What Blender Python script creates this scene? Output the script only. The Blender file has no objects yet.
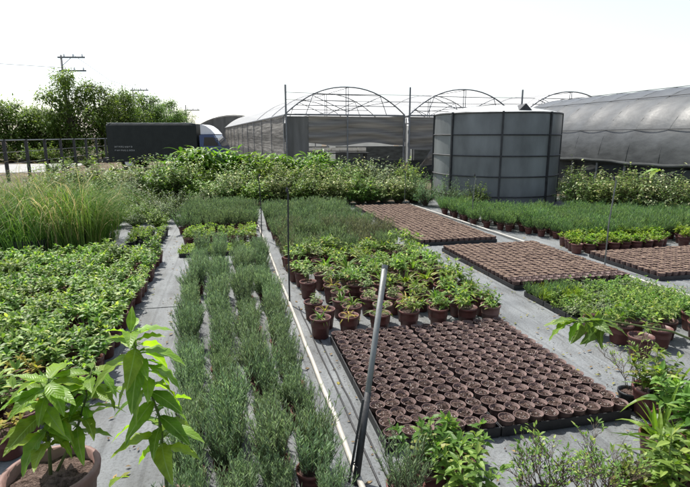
import bpy, math, random
from math import sin, cos, pi, radians, sqrt
from mathutils import Vector, Matrix

# ------------------------------------------------------------------ camera, sky, sun, exposure
sc = bpy.context.scene
COL = sc.collection
FPX = 510.0 / 690.0
PITCH = math.atan(107.5 / 510.0)
YAW = radians(12.76)
cam_d = bpy.data.cameras.new('camera')
cam_d.sensor_fit = 'HORIZONTAL'
cam_d.sensor_width = 36.0
cam_d.lens = 36.0 * FPX
cam_d.clip_start = 0.05
cam_d.clip_end = 3000.0
cam = bpy.data.objects.new('camera', cam_d)
COL.objects.link(cam)
cam.location = (0, 0, 1.7)
cam.rotation_euler = (pi / 2 - PITCH, 0, -YAW)
sc.camera = cam

SUN_EL = radians(60)
SUN_AZ = math.atan2(-0.36, 0.93)          # measured from +Y, towards +X
w = bpy.data.worlds.new('World')
sc.world = w
w.use_nodes = True
wn = w.node_tree
wn.nodes.clear()
wo = wn.nodes.new('ShaderNodeOutputWorld')
bg = wn.nodes.new('ShaderNodeBackground')
sky = wn.nodes.new('ShaderNodeTexSky')
sky.sky_type = 'NISHITA'
sky.sun_disc = False
sky.sun_elevation = SUN_EL
sky.sun_rotation = SUN_AZ
sky.altitude = 0
sky.air_density = 1.0
sky.dust_density = 1.6
sky.ozone_density = 1.0
bg.inputs['Strength'].default_value = 0.118
hs = wn.nodes.new('ShaderNodeHueSaturation')      # hazy, nearly colourless summer sky
hs.inputs['Saturation'].default_value = 0.62
wn.links.new(sky.outputs[0], hs.inputs['Color'])
wn.links.new(hs.outputs[0], bg.inputs[0])
wn.links.new(bg.outputs[0], wo.inputs[0])

sd = bpy.data.lights.new('sun', 'SUN')
sd.energy = 3.9
sd.angle = radians(0.5)
sd.color = (1.0, 0.955, 0.88)
so = bpy.data.objects.new('sun', sd)
COL.objects.link(so)
svec = Vector((sin(SUN_AZ) * cos(SUN_EL), cos(SUN_AZ) * cos(SUN_EL), sin(SUN_EL)))
so.rotation_euler = svec.to_track_quat('Z', 'Y').to_euler()
so.location = (-10, 20, 30)

sc.view_settings.view_transform = 'Standard'
sc.view_settings.look = 'None'
sc.view_settings.exposure = 1.0
sc.view_settings.gamma = 1.0
sc.view_settings.use_curve_mapping = False
sc.render.engine = 'CYCLES'
sc.cycles.max_bounces = 6
sc.cycles.transparent_max_bounces = 8

R = random.Random(11)
U = R.uniform

# ------------------------------------------------------------------ mesh builder
class G:
    def __init__(s):
        s.v = []; s.f = []; s.m = []
    def face(s, idx, m=0):
        s.f.append(idx); s.m.append(m)
    def box(s, c, d, m=0, rz=0.0):
        b = len(s.v); cx, cy, cz = c; a, e, h = d[0] / 2, d[1] / 2, d[2] / 2
        cr, sr = cos(rz), sin(rz)
        for z in (-h, h):
            for x, y in ((-a, -e), (a, -e), (a, e), (-a, e)):
                s.v.append((cx + x * cr - y * sr, cy + x * sr + y * cr, cz + z))
        for q in ((3, 2, 1, 0), (4, 5, 6, 7), (0, 1, 5, 4), (1, 2, 6, 5), (2, 3, 7, 6), (3, 0, 4, 7)):
            s.face(tuple(b + i for i in q), m)
        return s
    def tube(s, pts, rad, n=6, m=0, cap=True):
        pts = [Vector(p) for p in pts]
        if not isinstance(rad, (list, tuple)): rad = [rad] * len(pts)
        b = len(s.v); k = len(pts)
        ref = None
        for i, p in enumerate(pts):
            t = (pts[min(i + 1, k - 1)] - pts[max(i - 1, 0)])
            t.normalize()
            if ref is None:
                ref = Vector((1, 0, 0)) if abs(t.x) < 0.8 else Vector((0, 1, 0))
            u = t.cross(ref); u.normalize(); ref = u.cross(t)
            for j in range(n):
                a = 2 * pi * j / n
                q = p + (u * cos(a) + ref * sin(a)) * rad[i]
                s.v.append((q.x, q.y, q.z))
        for i in range(k - 1):
            for j in range(n):
                j2 = (j + 1) % n
                s.face((b + i * n + j, b + i * n + j2, b + (i + 1) * n + j2, b + (i + 1) * n + j), m)
        if cap:
            s.face(tuple(b + j for j in reversed(range(n))), m)
            s.face(tuple(b + (k - 1) * n + j for j in range(n)), m)
        return s
    def lathe(s, prof, n=14, m=0, c=(0, 0, 0), capb=True, capt=False):
        b = len(s.v); k = len(prof)
        for r, z in prof:
            for j in range(n):
                a = 2 * pi * j / n
                s.v.append((c[0] + r * cos(a), c[1] + r * sin(a), c[2] + z))
        for i in range(k - 1):
            for j in range(n):
                j2 = (j + 1) % n
                s.face((b + i * n + j, b + i * n + j2, b + (i + 1) * n + j2, b + (i + 1) * n + j), m)
        if capb: s.face(tuple(b + j for j in reversed(range(n))), m)
        if capt: s.face(tuple(b + (k - 1) * n + j for j in range(n)), m)
        return s
    def leaf(s, p, d, L, W, droop=0.4, fold=0.25, segs=3, mid=True, m=0, peak=0.4, twist=0.0, wav=0.0):
        px, py, pz = p
        dx, dy, dz = d
        l = sqrt(dx * dx + dy * dy + dz * dz) or 1.0
        dx /= l; dy /= l; dz /= l
        sx, sy = dy, -dx
        l = sqrt(sx * sx + sy * sy)
        if l < 0.08:
            a = U(0, 6.28); sx, sy, sz = cos(a), sin(a), 0.0
        else:
            sx /= l; sy /= l; sz = 0.0
        if twist:
            nx, ny, nz = sy * dz - sz * dy, sz * dx - sx * dz, sx * dy - sy * dx
            ct, st = cos(twist), sin(twist)
            sx, sy, sz = sx * ct + nx * st, sy * ct + ny * st, sz * ct + nz * st
        b = len(s.v); V = s.v
        V.append((px, py, pz))
        st_ = L / segs
        prev = None
        for i in range(1, segs + 1):
            dz -= droop / segs
            l = sqrt(dx * dx + dy * dy + dz * dz) or 1.0
            dx /= l; dy /= l; dz /= l
            px += dx * st_; py += dy * st_; pz += dz * st_
            if i == segs:
                V.append((px, py, pz)); tip = len(V) - 1
                if mid:
                    s.face((prev, prev + 1, tip), m); s.face((prev + 1, prev + 2, tip), m)
                else:
                    s.face((prev, prev + 1, tip), m)
                break
            t = i / segs
            ww = W * 0.5 * ((t / peak) ** 0.7 if t < peak else ((1 - t) / (1 - peak)) ** 0.8)
            nx, ny, nz = sy * dz - sz * dy, sz * dx - sx * dz, sx * dy - sy * dx
            if nz < 0 and not twist: nx, ny, nz = -nx, -ny, -nz
            fo = ww * fold
            w2 = wav * ww * (1 if i % 2 else -1)
            k = len(V)
            V.append((px - sx * ww + nx * (fo + w2), py - sy * ww + ny * (fo + w2), pz - sz * ww + nz * (fo + w2)))
            if mid: V.append((px, py, pz))
            V.append((px + sx * ww + nx * (fo - w2), py + sy * ww + ny * (fo - w2), pz + sz * ww + nz * (fo - w2)))
            if prev is None:
                if mid: s.face((b, k + 1, k), m); s.face((b, k + 2, k + 1), m)
                else: s.face((b, k + 1, k), m)
            else:
                if mid:
                    s.face((prev, prev + 1, k + 1, k), m); s.face((prev + 1, prev + 2, k + 2, k + 1), m)
                else:
                    s.face((prev, prev + 1, k + 1, k), m)
            prev = k
    def needle(s, p, d, L, W, m=0):
        px, py, pz = p; dx, dy, dz = d
        a = U(0, 6.28); sx, sy = cos(a) * W * .5, sin(a) * W * .5
        b = len(s.v)
        s.v += [(px, py, pz), (px + dx * L * .45 + sx, py + dy * L * .45 + sy, pz + dz * L * .45), (px + dx * L, py + dy * L, pz + dz * L),
                (px + dx * L * .45 - sx, py + dy * L * .45 - sy, pz + dz * L * .45)]
        s.face((b, b + 1, b + 2, b + 3), m)
    def mesh(s, name, mats, smooth=False):
        me = bpy.data.meshes.new(name)
        me.from_pydata(s.v, [], s.f)
        if not isinstance(mats, (list, tuple)): mats = [mats]
        for x in mats: me.materials.append(x)
        if len(mats) > 1: me.polygons.foreach_set('material_index', s.m)
        if smooth: me.polygons.foreach_set('use_smooth', [True] * len(s.f))
        me.update()
        return me
    def add(s, name, mats, parent=None, loc=(0, 0, 0), rz=0.0, smooth=False):
        return new(name, s.mesh(name, mats, smooth), parent, loc, rz)

def new(name, me, parent=None, loc=(0, 0, 0), rz=0.0, scale=1.0):
    o = bpy.data.objects.new(name, me)
    COL.objects.link(o)
    o.location = loc
    o.rotation_euler = (0, 0, rz)
    o.scale = (scale,) * 3 if not isinstance(scale, (tuple, list)) else scale
    if parent: o.parent = parent
    return o
def tag(o, label, cat, group=None):
    o['label'] = label; o['category'] = cat
    if group: o['group'] = group
    return o
def thing(name, label, cat, loc=(0, 0, 0), rz=0.0, group=None, scale=1.0):
    o = new(name, None, None, loc, rz, scale)
    o.empty_display_size = 0.1
    return tag(o, label, cat, group)
def struct(o): o['kind'] = 'structure'; return o
def stuff(o): o['kind'] = 'stuff'; return o
_o1 = 'zeroth first second third fourth fifth sixth seventh eighth ninth tenth eleventh twelfth thirteenth fourteenth fifteenth sixteenth seventeenth eighteenth nineteenth twentieth'.split()
_tens = {20: 'twenty', 30: 'thirty', 40: 'forty'}
def nth(n):
    if n <= 20: return _o1[n]
    if n % 10 == 0: return {30: 'thirtieth', 40: 'fortieth'}[n]
    return _tens[n // 10 * 10] + '-' + _o1[n % 10]

# ------------------------------------------------------------------ materials
def base_mat(name):
    m = bpy.data.materials.new(name); m.use_nodes = True
    nt = m.node_tree; nt.nodes.clear()
    out = nt.nodes.new('ShaderNodeOutputMaterial')
    bs = nt.nodes.new('ShaderNodeBsdfPrincipled')
    nt.links.new(bs.outputs[0], out.inputs[0])
    return m, nt, bs, out
def N(nt, t, **kw):
    n = nt.nodes.new(t)
    for k, v in kw.items(): setattr(n, k, v)
    return n
def ramp(nt, stops):
    r = nt.nodes.new('ShaderNodeValToRGB')
    e = r.color_ramp.elements
    e[0].position, e[0].color = stops[0][0], (*stops[0][1], 1)
    e[1].position, e[1].color = stops[-1][0], (*stops[-1][1], 1)
    for p, c in stops[1:-1]:
        x = e.new(p); x.color = (*c, 1)
    return r
def surf(name, c1, c2, scale=8.0, rough=0.7, spec=0.3, bump=0.0, bscale=None, metal=0.0, coord='Object', stretch=(1, 1, 1), detail=6.0, obj_var=0.0):
    m, nt, bs, out = base_mat(name)
    tc = N(nt, 'ShaderNodeTexCoord'); mp = N(nt, 'ShaderNodeMapping')
    mp.inputs['Scale'].default_value = stretch
    nt.links.new(tc.outputs[coord], mp.inputs[0])
    no = N(nt, 'ShaderNodeTexNoise'); no.inputs['Scale'].default_value = scale; no.inputs['Detail'].default_value = detail; no.inputs['Roughness'].default_value = 0.65
    nt.links.new(mp.outputs[0], no.inputs[0])
    r = ramp(nt, [(0.3, c1), (0.72, c2)])
    nt.links.new(no.outputs[0], r.inputs[0])
    col = r.outputs[0]
    if obj_var:
        oi = N(nt, 'ShaderNodeObjectInfo'); h = N(nt, 'ShaderNodeHueSaturation'); mr = N(nt, 'ShaderNodeMapRange')
        mr.inputs[3].default_value = 1 - obj_var; mr.inputs[4].default_value = 1 + obj_var
        nt.links.new(oi.outputs['Random'], mr.inputs[0]); nt.links.new(mr.outputs[0], h.inputs['Value'])
        nt.links.new(col, h.inputs['Color']); col = h.outputs[0]
    nt.links.new(col, bs.inputs['Base Color'])
    bs.inputs['Roughness'].default_value = rough
    bs.inputs['Specular IOR Level'].default_value = spec
    bs.inputs['Metallic'].default_value = metal
    if bump:
        n2 = N(nt, 'ShaderNodeTexNoise'); n2.inputs['Scale'].default_value = bscale or scale * 6; n2.inputs['Detail'].default_value = 8
        nt.links.new(mp.outputs[0], n2.inputs[0])
        b = N(nt, 'ShaderNodeBump'); b.inputs['Strength'].default_value = bump; b.inputs['Distance'].default_value = 0.02
        nt.links.new(n2.outputs[0], b.inputs['Height']); nt.links.new(b.outputs[0], bs.inputs['Normal'])
    return m
def leafmat(name, stops, trans=0.3, rough=0.42, spec=0.45, tcol=None, var=0.22, hv=0.015):
    spec *= .5; rough += .08; trans = min(.5, trans + .1)
    cool = name.startswith(('needle', 'fine'))
    stops = [(p, (c[0] * (1.3 if cool else 1.36), c[1] * (1.2 if cool else 1.18), c[2] * (1.06 if cool else .92))) for p, c in stops]
    m, nt, bs, out = base_mat(name)
    ge = N(nt, 'ShaderNodeNewGeometry'); oi = N(nt, 'ShaderNodeObjectInfo')
    r = ramp(nt, stops)
    r.color_ramp.interpolation = 'LINEAR'
    nt.links.new(ge.outputs['Random Per Island'], r.inputs[0])
    h = N(nt, 'ShaderNodeHueSaturation')
    mr = N(nt, 'ShaderNodeMapRange'); mr.inputs[3].default_value = 1 - var; mr.inputs[4].default_value = 1 + var
    mr2 = N(nt, 'ShaderNodeMapRange'); mr2.inputs[3].default_value = 0.5 - hv; mr2.inputs[4].default_value = 0.5 + hv
    wn_ = N(nt, 'ShaderNodeTexWhiteNoise'); wn_.noise_dimensions = '1D'
    nt.links.new(oi.outputs['Random'], mr.inputs[0]); nt.links.new(oi.outputs['Random'], wn_.inputs['W']); nt.links.new(wn_.outputs[0], mr2.inputs[0])
    nt.links.new(mr.outputs[0], h.inputs['Value']); nt.links.new(mr2.outputs[0], h.inputs['Hue'])
    nt.links.new(r.outputs[0], h.inputs['Color'])
    nt.links.new(h.outputs[0], bs.inputs['Base Color'])
    bs.inputs['Roughness'].default_value = rough; bs.inputs['Specular IOR Level'].default_value = spec
    tr = N(nt, 'ShaderNodeBsdfTranslucent'); mx = N(nt, 'ShaderNodeMixShader'); mx.inputs[0].default_value = trans
    tm = N(nt, 'ShaderNodeMix'); tm.data_type = 'RGBA'; tm.blend_type = 'MULTIPLY'; tm.inputs[0].default_value = 1.0
    tm.inputs[7].default_value = (*(tcol or (1.5, 1.6, 0.7)), 1)
    nt.links.new(h.outputs[0], tm.inputs[6]); nt.links.new(tm.outputs[2], tr.inputs[0])
    nt.links.new(bs.outputs[0], mx.inputs[1]); nt.links.new(tr.outputs[0], mx.inputs[2]); nt.links.new(mx.outputs[0], out.inputs[0])
    return m
def film(name, col, trans, rough=0.4, spec=0.5, nscale=3.0, var=0.25, stretch=(1, 1, 1), bump=0.3, bdist=0.03, clear=0.0):
    m, nt, bs, out = base_mat(name)
    tc = N(nt, 'ShaderNodeTexCoord'); mp = N(nt, 'ShaderNodeMapping'); mp.inputs['Scale'].default_value = stretch
    nt.links.new(tc.outputs['Object'], mp.inputs[0])
    no = N(nt, 'ShaderNodeTexNoise'); no.inputs['Scale'].default_value = nscale; no.inputs['Detail'].default_value = 7
    nt.links.new(mp.outputs[0], no.inputs[0])
    r = ramp(nt, [(0.3, tuple(c * (1 - var) for c in col)), (0.7, tuple(min(1, c * (1 + var)) for c in col))])
    nt.links.new(no.outputs[0], r.inputs[0]); nt.links.new(r.outputs[0], bs.inputs['Base Color'])
    bs.inputs['Roughness'].default_value = rough; bs.inputs['Specular IOR Level'].default_value = spec
    b = N(nt, 'ShaderNodeBump'); b.inputs['Strength'].default_value = bump; b.inputs['Distance'].default_value = bdist
    nt.links.new(no.outputs[0], b.inputs['Height']); nt.links.new(b.outputs[0], bs.inputs['Normal'])
    tr = N(nt, 'ShaderNodeBsdfTranslucent'); mx = N(nt, 'ShaderNodeMixShader'); mx.inputs[0].default_value = trans
    nt.links.new(r.outputs[0], tr.inputs[0])
    nt.links.new(bs.outputs[0], mx.inputs[1]); nt.links.new(tr.outputs[0], mx.inputs[2])
    last = mx.outputs[0]
    if clear:
        tp = N(nt, 'ShaderNodeBsdfTransparent'); m2 = N(nt, 'ShaderNodeMixShader'); m2.inputs[0].default_value = clear
        nt.links.new(last, m2.inputs[1]); nt.links.new(tp.outputs[0], m2.inputs[2]); last = m2.outputs[0]
    nt.links.new(last, out.inputs[0])
    return m

def weedmat_material():
    m, nt, bs, out = base_mat('weed_mat')
    tc = N(nt, 'ShaderNodeTexCoord')
    n1 = N(nt, 'ShaderNodeTexNoise'); n1.inputs['Scale'].default_value = 1.3; n1.inputs['Detail'].default_value = 9; n1.inputs['Roughness'].default_value = 0.62
    n2 = N(nt, 'ShaderNodeTexNoise'); n2.inputs['Scale'].default_value = 55; n2.inputs['Detail'].default_value = 5; n2.inputs['Roughness'].default_value = 0.7
    mp = N(nt, 'ShaderNodeMapping'); mp.inputs['Scale'].default_value = (1, .25, 1)
    n3 = N(nt, 'ShaderNodeTexNoise'); n3.inputs['Scale'].default_value = 7; n3.inputs['Detail'].default_value = 6
    nt.links.new(tc.outputs['Object'], n1.inputs[0]); nt.links.new(tc.outputs['Object'], n2.inputs[0])
    nt.links.new(tc.outputs['Object'], mp.inputs[0]); nt.links.new(mp.outputs[0], n3.inputs[0])
    r1 = ramp(nt, [(0.28, (0.1, 0.108, 0.114)), (0.5, (0.15, 0.161, 0.166)), (0.74, (0.2, 0.212, 0.216))])
    nt.links.new(n1.outputs[0], r1.inputs[0])
    r2 = ramp(nt, [(0.36, (0.6, 0.58, 0.55)), (0.5, (1, 1, 1)), (0.8, (1.12, 1.12, 1.12))])
    nt.links.new(n2.outputs[0], r2.inputs[0])
    r3 = ramp(nt, [(0.3, (0.7, 0.68, 0.65)), (0.52, (1, 1, 1)), (0.75, (1.12, 1.12, 1.1))])
    nt.links.new(n3.outputs[0], r3.inputs[0])
    mx = N(nt, 'ShaderNodeMix'); mx.data_type = 'RGBA'; mx.blend_type = 'MULTIPLY'; mx.inputs[0].default_value = 0.8
    nt.links.new(r1.outputs[0], mx.inputs[6]); nt.links.new(r2.outputs[0], mx.inputs[7])
    m2 = N(nt, 'ShaderNodeMix'); m2.data_type = 'RGBA'; m2.blend_type = 'MULTIPLY'; m2.inputs[0].default_value = 1.0
    nt.links.new(mx.outputs[2], m2.inputs[6]); nt.links.new(r3.outputs[0], m2.inputs[7])
    nt.links.new(m2.outputs[2], bs.inputs['Base Color'])
    bs.inputs['Roughness'].default_value = 0.62; bs.inputs['Specular IOR Level'].default_value = 0.3
    bp = N(nt, 'ShaderNodeBump'); bp.inputs['Strength'].default_value = 0.5; bp.inputs['Distance'].default_value = 0.02
    ad = N(nt, 'ShaderNodeMath', operation='ADD'); nt.links.new(n1.outputs[0], ad.inputs[0]); nt.links.new(n2.outputs[0], ad.inputs[1])
    n4 = N(nt, 'ShaderNodeTexNoise'); n4.inputs['Scale'].default_value = 2.2; n4.inputs['Detail'].default_value = 3; n4.inputs['Distortion'].default_value = 1.5
    mp4 = N(nt, 'ShaderNodeMapping'); mp4.inputs['Scale'].default_value = (2.4, .5, 1); nt.links.new(tc.outputs['Object'], mp4.inputs[0]); nt.links.new(mp4.outputs[0], n4.inputs[0])
    ma = N(nt, 'ShaderNodeMath', operation='MULTIPLY_ADD'); ma.inputs[1].default_value = 3.0; nt.links.new(n4.outputs[0], ma.inputs[0]); nt.links.new(ad.outputs[0], ma.inputs[2])
    nt.links.new(ma.outputs[0], bp.inputs['Height']); nt.links.new(bp.outputs[0], bs.inputs['Normal'])
    wv = N(nt, 'ShaderNodeTexWave'); wv.bands_direction = 'X'; wv.inputs['Scale'].default_value = 1.25; wv.inputs['Distortion'].default_value = .15
    nt.links.new(tc.outputs['Object'], wv.inputs[0])
    rw = ramp(nt, [(0.0, (.8, .8, .8)), (0.012, (.8, .8, .8)), (0.03, (1, 1, 1)), (1, (1, 1, 1))]); nt.links.new(wv.outputs[0], rw.inputs[0])
    m3 = N(nt, 'ShaderNodeMix'); m3.data_type = 'RGBA'; m3.blend_type = 'MULTIPLY'; m3.inputs[0].default_value = 1.0
    nt.links.new(m2.outputs[2], m3.inputs[6]); nt.links.new(rw.outputs[0], m3.inputs[7]); nt.links.new(m3.outputs[2], bs.inputs['Base Color'])
    return m

M = {}
M['mat'] = weedmat_material()
M['soil_ground'] = surf('soil_ground', (0.07, 0.055, 0.038), (0.16, 0.13, 0.09), 1.5, 0.95, 0.1, 0.6, 20)
M['road'] = surf('road', (0.26, 0.26, 0.25), (0.36, 0.355, 0.34), 2.0, 0.9, 0.2, 0.2, 40)
M['pot'] = surf('pot_plastic', (0.08, 0.03, 0.025), (0.138, 0.052, 0.043), 9, 0.48, 0.4, 0.12, 30, obj_var=0.22)
M['pot_pink'] = surf('pot_plastic_faded', (0.15, 0.085, 0.072), (0.24, 0.145, 0.125), 9, 0.6, 0.3, 0.15, 30)
M['pot_black'] = surf('pot_plastic_black', (0.012, 0.012, 0.013), (0.03, 0.03, 0.03), 9, 0.45, 0.4, 0.1, 30)
M['small_pot'] = surf('small_pot_plastic', (0.085, 0.05, 0.043), (0.18, 0.122, 0.108), 20, 0.6, 0.3, 0.1, 50, obj_var=0.2)
M['soil'] = surf('potting_soil', (0.03, 0.02, 0.016), (0.2, 0.145, 0.125), 55, 0.97, 0.08, 1.0, 160, obj_var=0.28, detail=8)
def gritty():
    m = surf('gritty_soil', (0.016, 0.01, 0.008), (0.17, 0.118, 0.1), 70, 0.97, 0.08, 1.0, 200, obj_var=0.3, detail=9)
    nt = m.node_tree; bs = next(n for n in nt.nodes if n.type == 'BSDF_PRINCIPLED')
    src = bs.inputs['Base Color'].links[0].from_socket
    oi = N(nt, 'ShaderNodeObjectInfo'); tc = N(nt, 'ShaderNodeTexCoord'); ad = N(nt, 'ShaderNodeVectorMath', operation='ADD')
    nt.links.new(tc.outputs['Object'], ad.inputs[0]); nt.links.new(oi.outputs['Random'], ad.inputs[1])
    vo = N(nt, 'ShaderNodeTexVoronoi'); vo.inputs['Scale'].default_value = 130
    nt.links.new(ad.outputs[0], vo.inputs['Vector'])
    r1 = ramp(nt, [(0.0, (1, 1, 1)), (0.9, (0, 0, 0))]); r1.color_ramp.interpolation = 'CONSTANT'
    sp = N(nt, 'ShaderNodeSeparateColor'); nt.links.new(vo.outputs['Color'], sp.inputs[0])
    gt = N(nt, 'ShaderNodeMath', operation='GREATER_THAN'); gt.inputs[1].default_value = 0.84; nt.links.new(sp.outputs[0], gt.inputs[0])
    lt = N(nt, 'ShaderNodeMath', operation='LESS_THAN'); lt.inputs[1].default_value = 0.45; nt.links.new(vo.outputs['Distance'], lt.inputs[0])
    mu = N(nt, 'ShaderNodeMath', operation='MULTIPLY'); nt.links.new(gt.outputs[0], mu.inputs[0]); nt.links.new(lt.outputs[0], mu.inputs[1])
    mx = N(nt, 'ShaderNodeMix'); mx.data_type = 'RGBA'; nt.links.new(mu.outputs[0], mx.inputs[0]); nt.links.new(src, mx.inputs[6]); mx.inputs[7].default_value = (.5, .45, .42, 1)
    nt.links.new(mx.outputs[2], bs.inputs['Base Color'])
    return m
M['gritty_soil'] = gritty()
M['dry_soil'] = surf('dry_soil', (0.06, 0.04, 0.03), (0.32, 0.235, 0.18), 38, 0.97, 0.08, 0.8, 120, detail=9)
M['litter'] = surf('dry_litter', (0.09, 0.06, 0.035), (0.24, 0.18, 0.1), 30, 0.9, 0.1)
M['black'] = surf('black_plastic', (0.012, 0.012, 0.013), (0.03, 0.03, 0.032), 12, 0.5, 0.4, 0.1)
M['pipe'] = surf('white_pipe', (0.3, 0.285, 0.25), (0.46, 0.445, 0.4), 6, 0.5, 0.4, 0.05, stretch=(3, .6, 3))
M['steel'] = surf('galvanised_steel', (0.11, 0.12, 0.115), (0.2, 0.21, 0.205), 14, 0.5, 0.5, 0.1, metal=0.35, stretch=(1, 1, .3))
M['frame'] = surf('frame_steel', (0.13, 0.135, 0.14), (0.24, 0.245, 0.25), 10, 0.55, 0.5, 0.1, metal=0.3)
M['dark_steel'] = surf('dark_steel', (0.018, 0.019, 0.02), (0.045, 0.046, 0.048), 9, 0.55, 0.4, 0.1)
M['bark'] = surf('bark', (0.06, 0.048, 0.036), (0.15, 0.125, 0.1), 9, 0.95, 0.1, 1.0, 30, stretch=(1, 1, .3))
M['stem'] = surf('green_stem', (0.06, 0.09, 0.025), (0.12, 0.14, 0.05), 20, 0.7, 0.3)
M['twig'] = surf('brown_twig', (0.06, 0.045, 0.03), (0.13, 0.1, 0.07), 20, 0.85, 0.2)

# leaves
M['herb'] = leafmat('herb_leaf', [(0, (0.05, 0.115, 0.026)), (0.5, (0.105, 0.21, 0.05)), (0.85, (0.175, 0.3, 0.085)), (1, (0.29, 0.36, 0.15))], 0.28, 0.38, 0.55)
M['needle'] = leafmat('needle_leaf', [(0, (0.07, 0.12, 0.075)), (0.6, (0.145, 0.225, 0.142)), (1, (0.27, 0.37, 0.265))], 0.22, 0.5, 0.35, (1.2, 1.3, .8), 0.18)
M['needle_dark'] = leafmat('needle_leaf_dark', [(0, (0.06, 0.1, 0.06)), (0.6, (0.115, 0.18, 0.105)), (1, (0.2, 0.27, 0.17))], 0.22, 0.5, 0.35, (1.2, 1.3, .8), 0.22)
M['needle_dry'] = leafmat('needle_leaf_dry', [(0, (0.065, 0.085, 0.05)), (0.6, (0.125, 0.15, 0.1)), (1, (0.2, 0.22, 0.16))], 0.2, 0.6, 0.3, (1.2, 1.2, .8), 0.22)
M['fine'] = leafmat('fine_leaf', [(0, (0.045, 0.095, 0.052)), (0.6, (0.085, 0.16, 0.085)), (1, (0.15, 0.235, 0.14))], 0.28, 0.5, 0.35, None, 0.15)
M['strap'] = leafmat('strap_leaf', [(0, (0.05, 0.11, 0.022)), (0.6, (0.1, 0.19, 0.04)), (0.9, (0.18, 0.25, 0.07)), (1, (0.26, 0.26, 0.1))], 0.32, 0.36, 0.5, None, 0.2, 0.02)
M['yellowing'] = leafmat('yellowing_leaf', [(0, (0.1, 0.13, 0.03)), (0.6, (0.24, 0.24, 0.06)), (1, (0.33, 0.24, 0.11))], 0.3, 0.5, 0.4)
M['bright'] = leafmat('bright_leaf', [(0, (0.07, 0.14, 0.022)), (0.6, (0.13, 0.235, 0.042)), (1, (0.22, 0.31, 0.08))], 0.34, 0.42, 0.45)
M['lush'] = leafmat('lush_leaf', [(0, (0.04, 0.1, 0.015)), (0.6, (0.09, 0.2, 0.03)), (1, (0.17, 0.29, 0.06))], 0.36, 0.33, 0.55)
M['varieg'] = leafmat('variegated_leaf', [(0, (0.06, 0.125, 0.04)), (0.5, (0.12, 0.205, 0.075)), (0.78, (0.18, 0.27, 0.12)), (0.88, (0.36, 0.42, 0.29)), (1, (0.5, 0.54, 0.42))], 0.25, 0.36, 0.55, (1.3, 1.4, .9), 0.15)
M['greyleaf'] = leafmat('grey_leaf', [(0, (0.065, 0.11, 0.065)), (0.6, (0.13, 0.2, 0.13)), (0.85, (0.22, 0.29, 0.21)), (1, (0.45, 0.5, 0.44))], 0.22, 0.4, 0.5, (1.2, 1.3, .9), 0.15)
M['darkleaf'] = leafmat('dark_leaf', [(0, (0.03, 0.065, 0.022)), (0.7, (0.065, 0.125, 0.04)), (1, (0.13, 0.2, 0.07))], 0.25, 0.36, 0.55)
M['tree'] = leafmat('tree_leaf', [(0, (0.04, 0.085, 0.025)), (0.6, (0.08, 0.15, 0.045)), (1, (0.14, 0.22, 0.075))], 0.35, 0.42, 0.45)
M['grass'] = leafmat('grass_blade', [(0, (0.03, 0.08, 0.022)), (0.6, (0.07, 0.16, 0.04)), (1, (0.14, 0.25, 0.07))], 0.2, 0.45, 0.4)
M['straw'] = leafmat('straw_blade', [(0, (0.2, 0.19, 0.1)), (0.6, (0.36, 0.35, 0.22)), (1, (0.5, 0.49, 0.36))], 0.3, 0.6, 0.3, (1.1, 1.1, .9))
M['sapling'] = leafmat('sapling_leaf', [(0, (0.08, 0.17, 0.025)), (0.55, (0.13, 0.25, 0.035)), (1, (0.2, 0.33, 0.055))], 0.46, 0.3, 0.55, (1.6, 1.7, .5), 0.3, 0.018)
M['sapling_dark'] = leafmat('sapling_leaf_dark', [(0, (0.045, 0.095, 0.025)), (1, (0.09, 0.16, 0.05))], 0.3, 0.34, 0.5, None, 0.25)

# greenhouse films etc.
M['roof_film'] = film('roof_film', (0.82, 0.83, 0.83), 0.62, 0.4, 0.3, 1.2, 0.05, clear=.08)
M['white_film'] = film('white_film', (0.75, 0.76, 0.75), 0.6, 0.5, 0.3, 1.2, 0.1)
M['grey_film'] = film('grey_film', (0.075, 0.079, 0.079), 0.05, 0.42, 0.28, 4.0, 0.22, (1, .8, 1.7), 0.3, 0.03)
M['curtain'] = film('curtain_net', (0.2, 0.192, 0.175), 0.25, 0.8, 0.2, 2.0, 0.4, (.35, .35, 5), 0.6, 0.06)
M['curtain_grey'] = film('curtain_grey', (0.13, 0.13, 0.125), 0.15, 0.7, 0.2, 1.6, 0.25, (3, 3, .4), 0.3, 0.04)
M['dark_net'] = film('dark_net', (0.05, 0.055, 0.055), 0.1, 0.85, 0.15, 2.0, 0.35, (1, 1, 3), 0.5, 0.05)  # dark mesh; also on sheets that stand in for interior shade
M['tank'] = film('tank_liner', (0.145, 0.155, 0.155), 0.0, 0.42, 0.4, 1.1, 0.42, (1.6, 1.6, .7), 0.3, 0.05)
M['tank_roof'] = film('tank_roof', (0.4, 0.415, 0.405), 0.1, 0.6, 0.3, 2.0, 0.08)
M['tarp'] = surf('tarpaulin', (0.009, 0.013, 0.012), (0.018, 0.024, 0.021), 3, 0.6, 0.3, 0.25, 6)
M['blue'] = surf('blue_paint', (0.03, 0.06, 0.15), (0.045, 0.08, 0.19), 3, 0.3, 0.5)
M['white'] = surf('white_paint', (0.7, 0.71, 0.72), (0.8, 0.8, 0.8), 3, 0.4, 0.4)
M['glass'] = surf('dark_glass', (0.02, 0.025, 0.03), (0.03, 0.035, 0.04), 2, 0.08, 0.6)
M['rubber'] = surf('rubber', (0.012, 0.012, 0.012), (0.025, 0.025, 0.025), 8, 0.8, 0.2)
M['pale_mark'] = surf('pale_lettering', (0.3, 0.32, 0.3), (0.45, 0.46, 0.44), 30, 0.7, 0.2)
M['fleck'] = surf('flecks_pale', (0.45, 0.44, 0.4), (0.65, 0.64, 0.6), 4, 0.8, 0.2)  # pale colour of the boxes that imitate bright gaps
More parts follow.
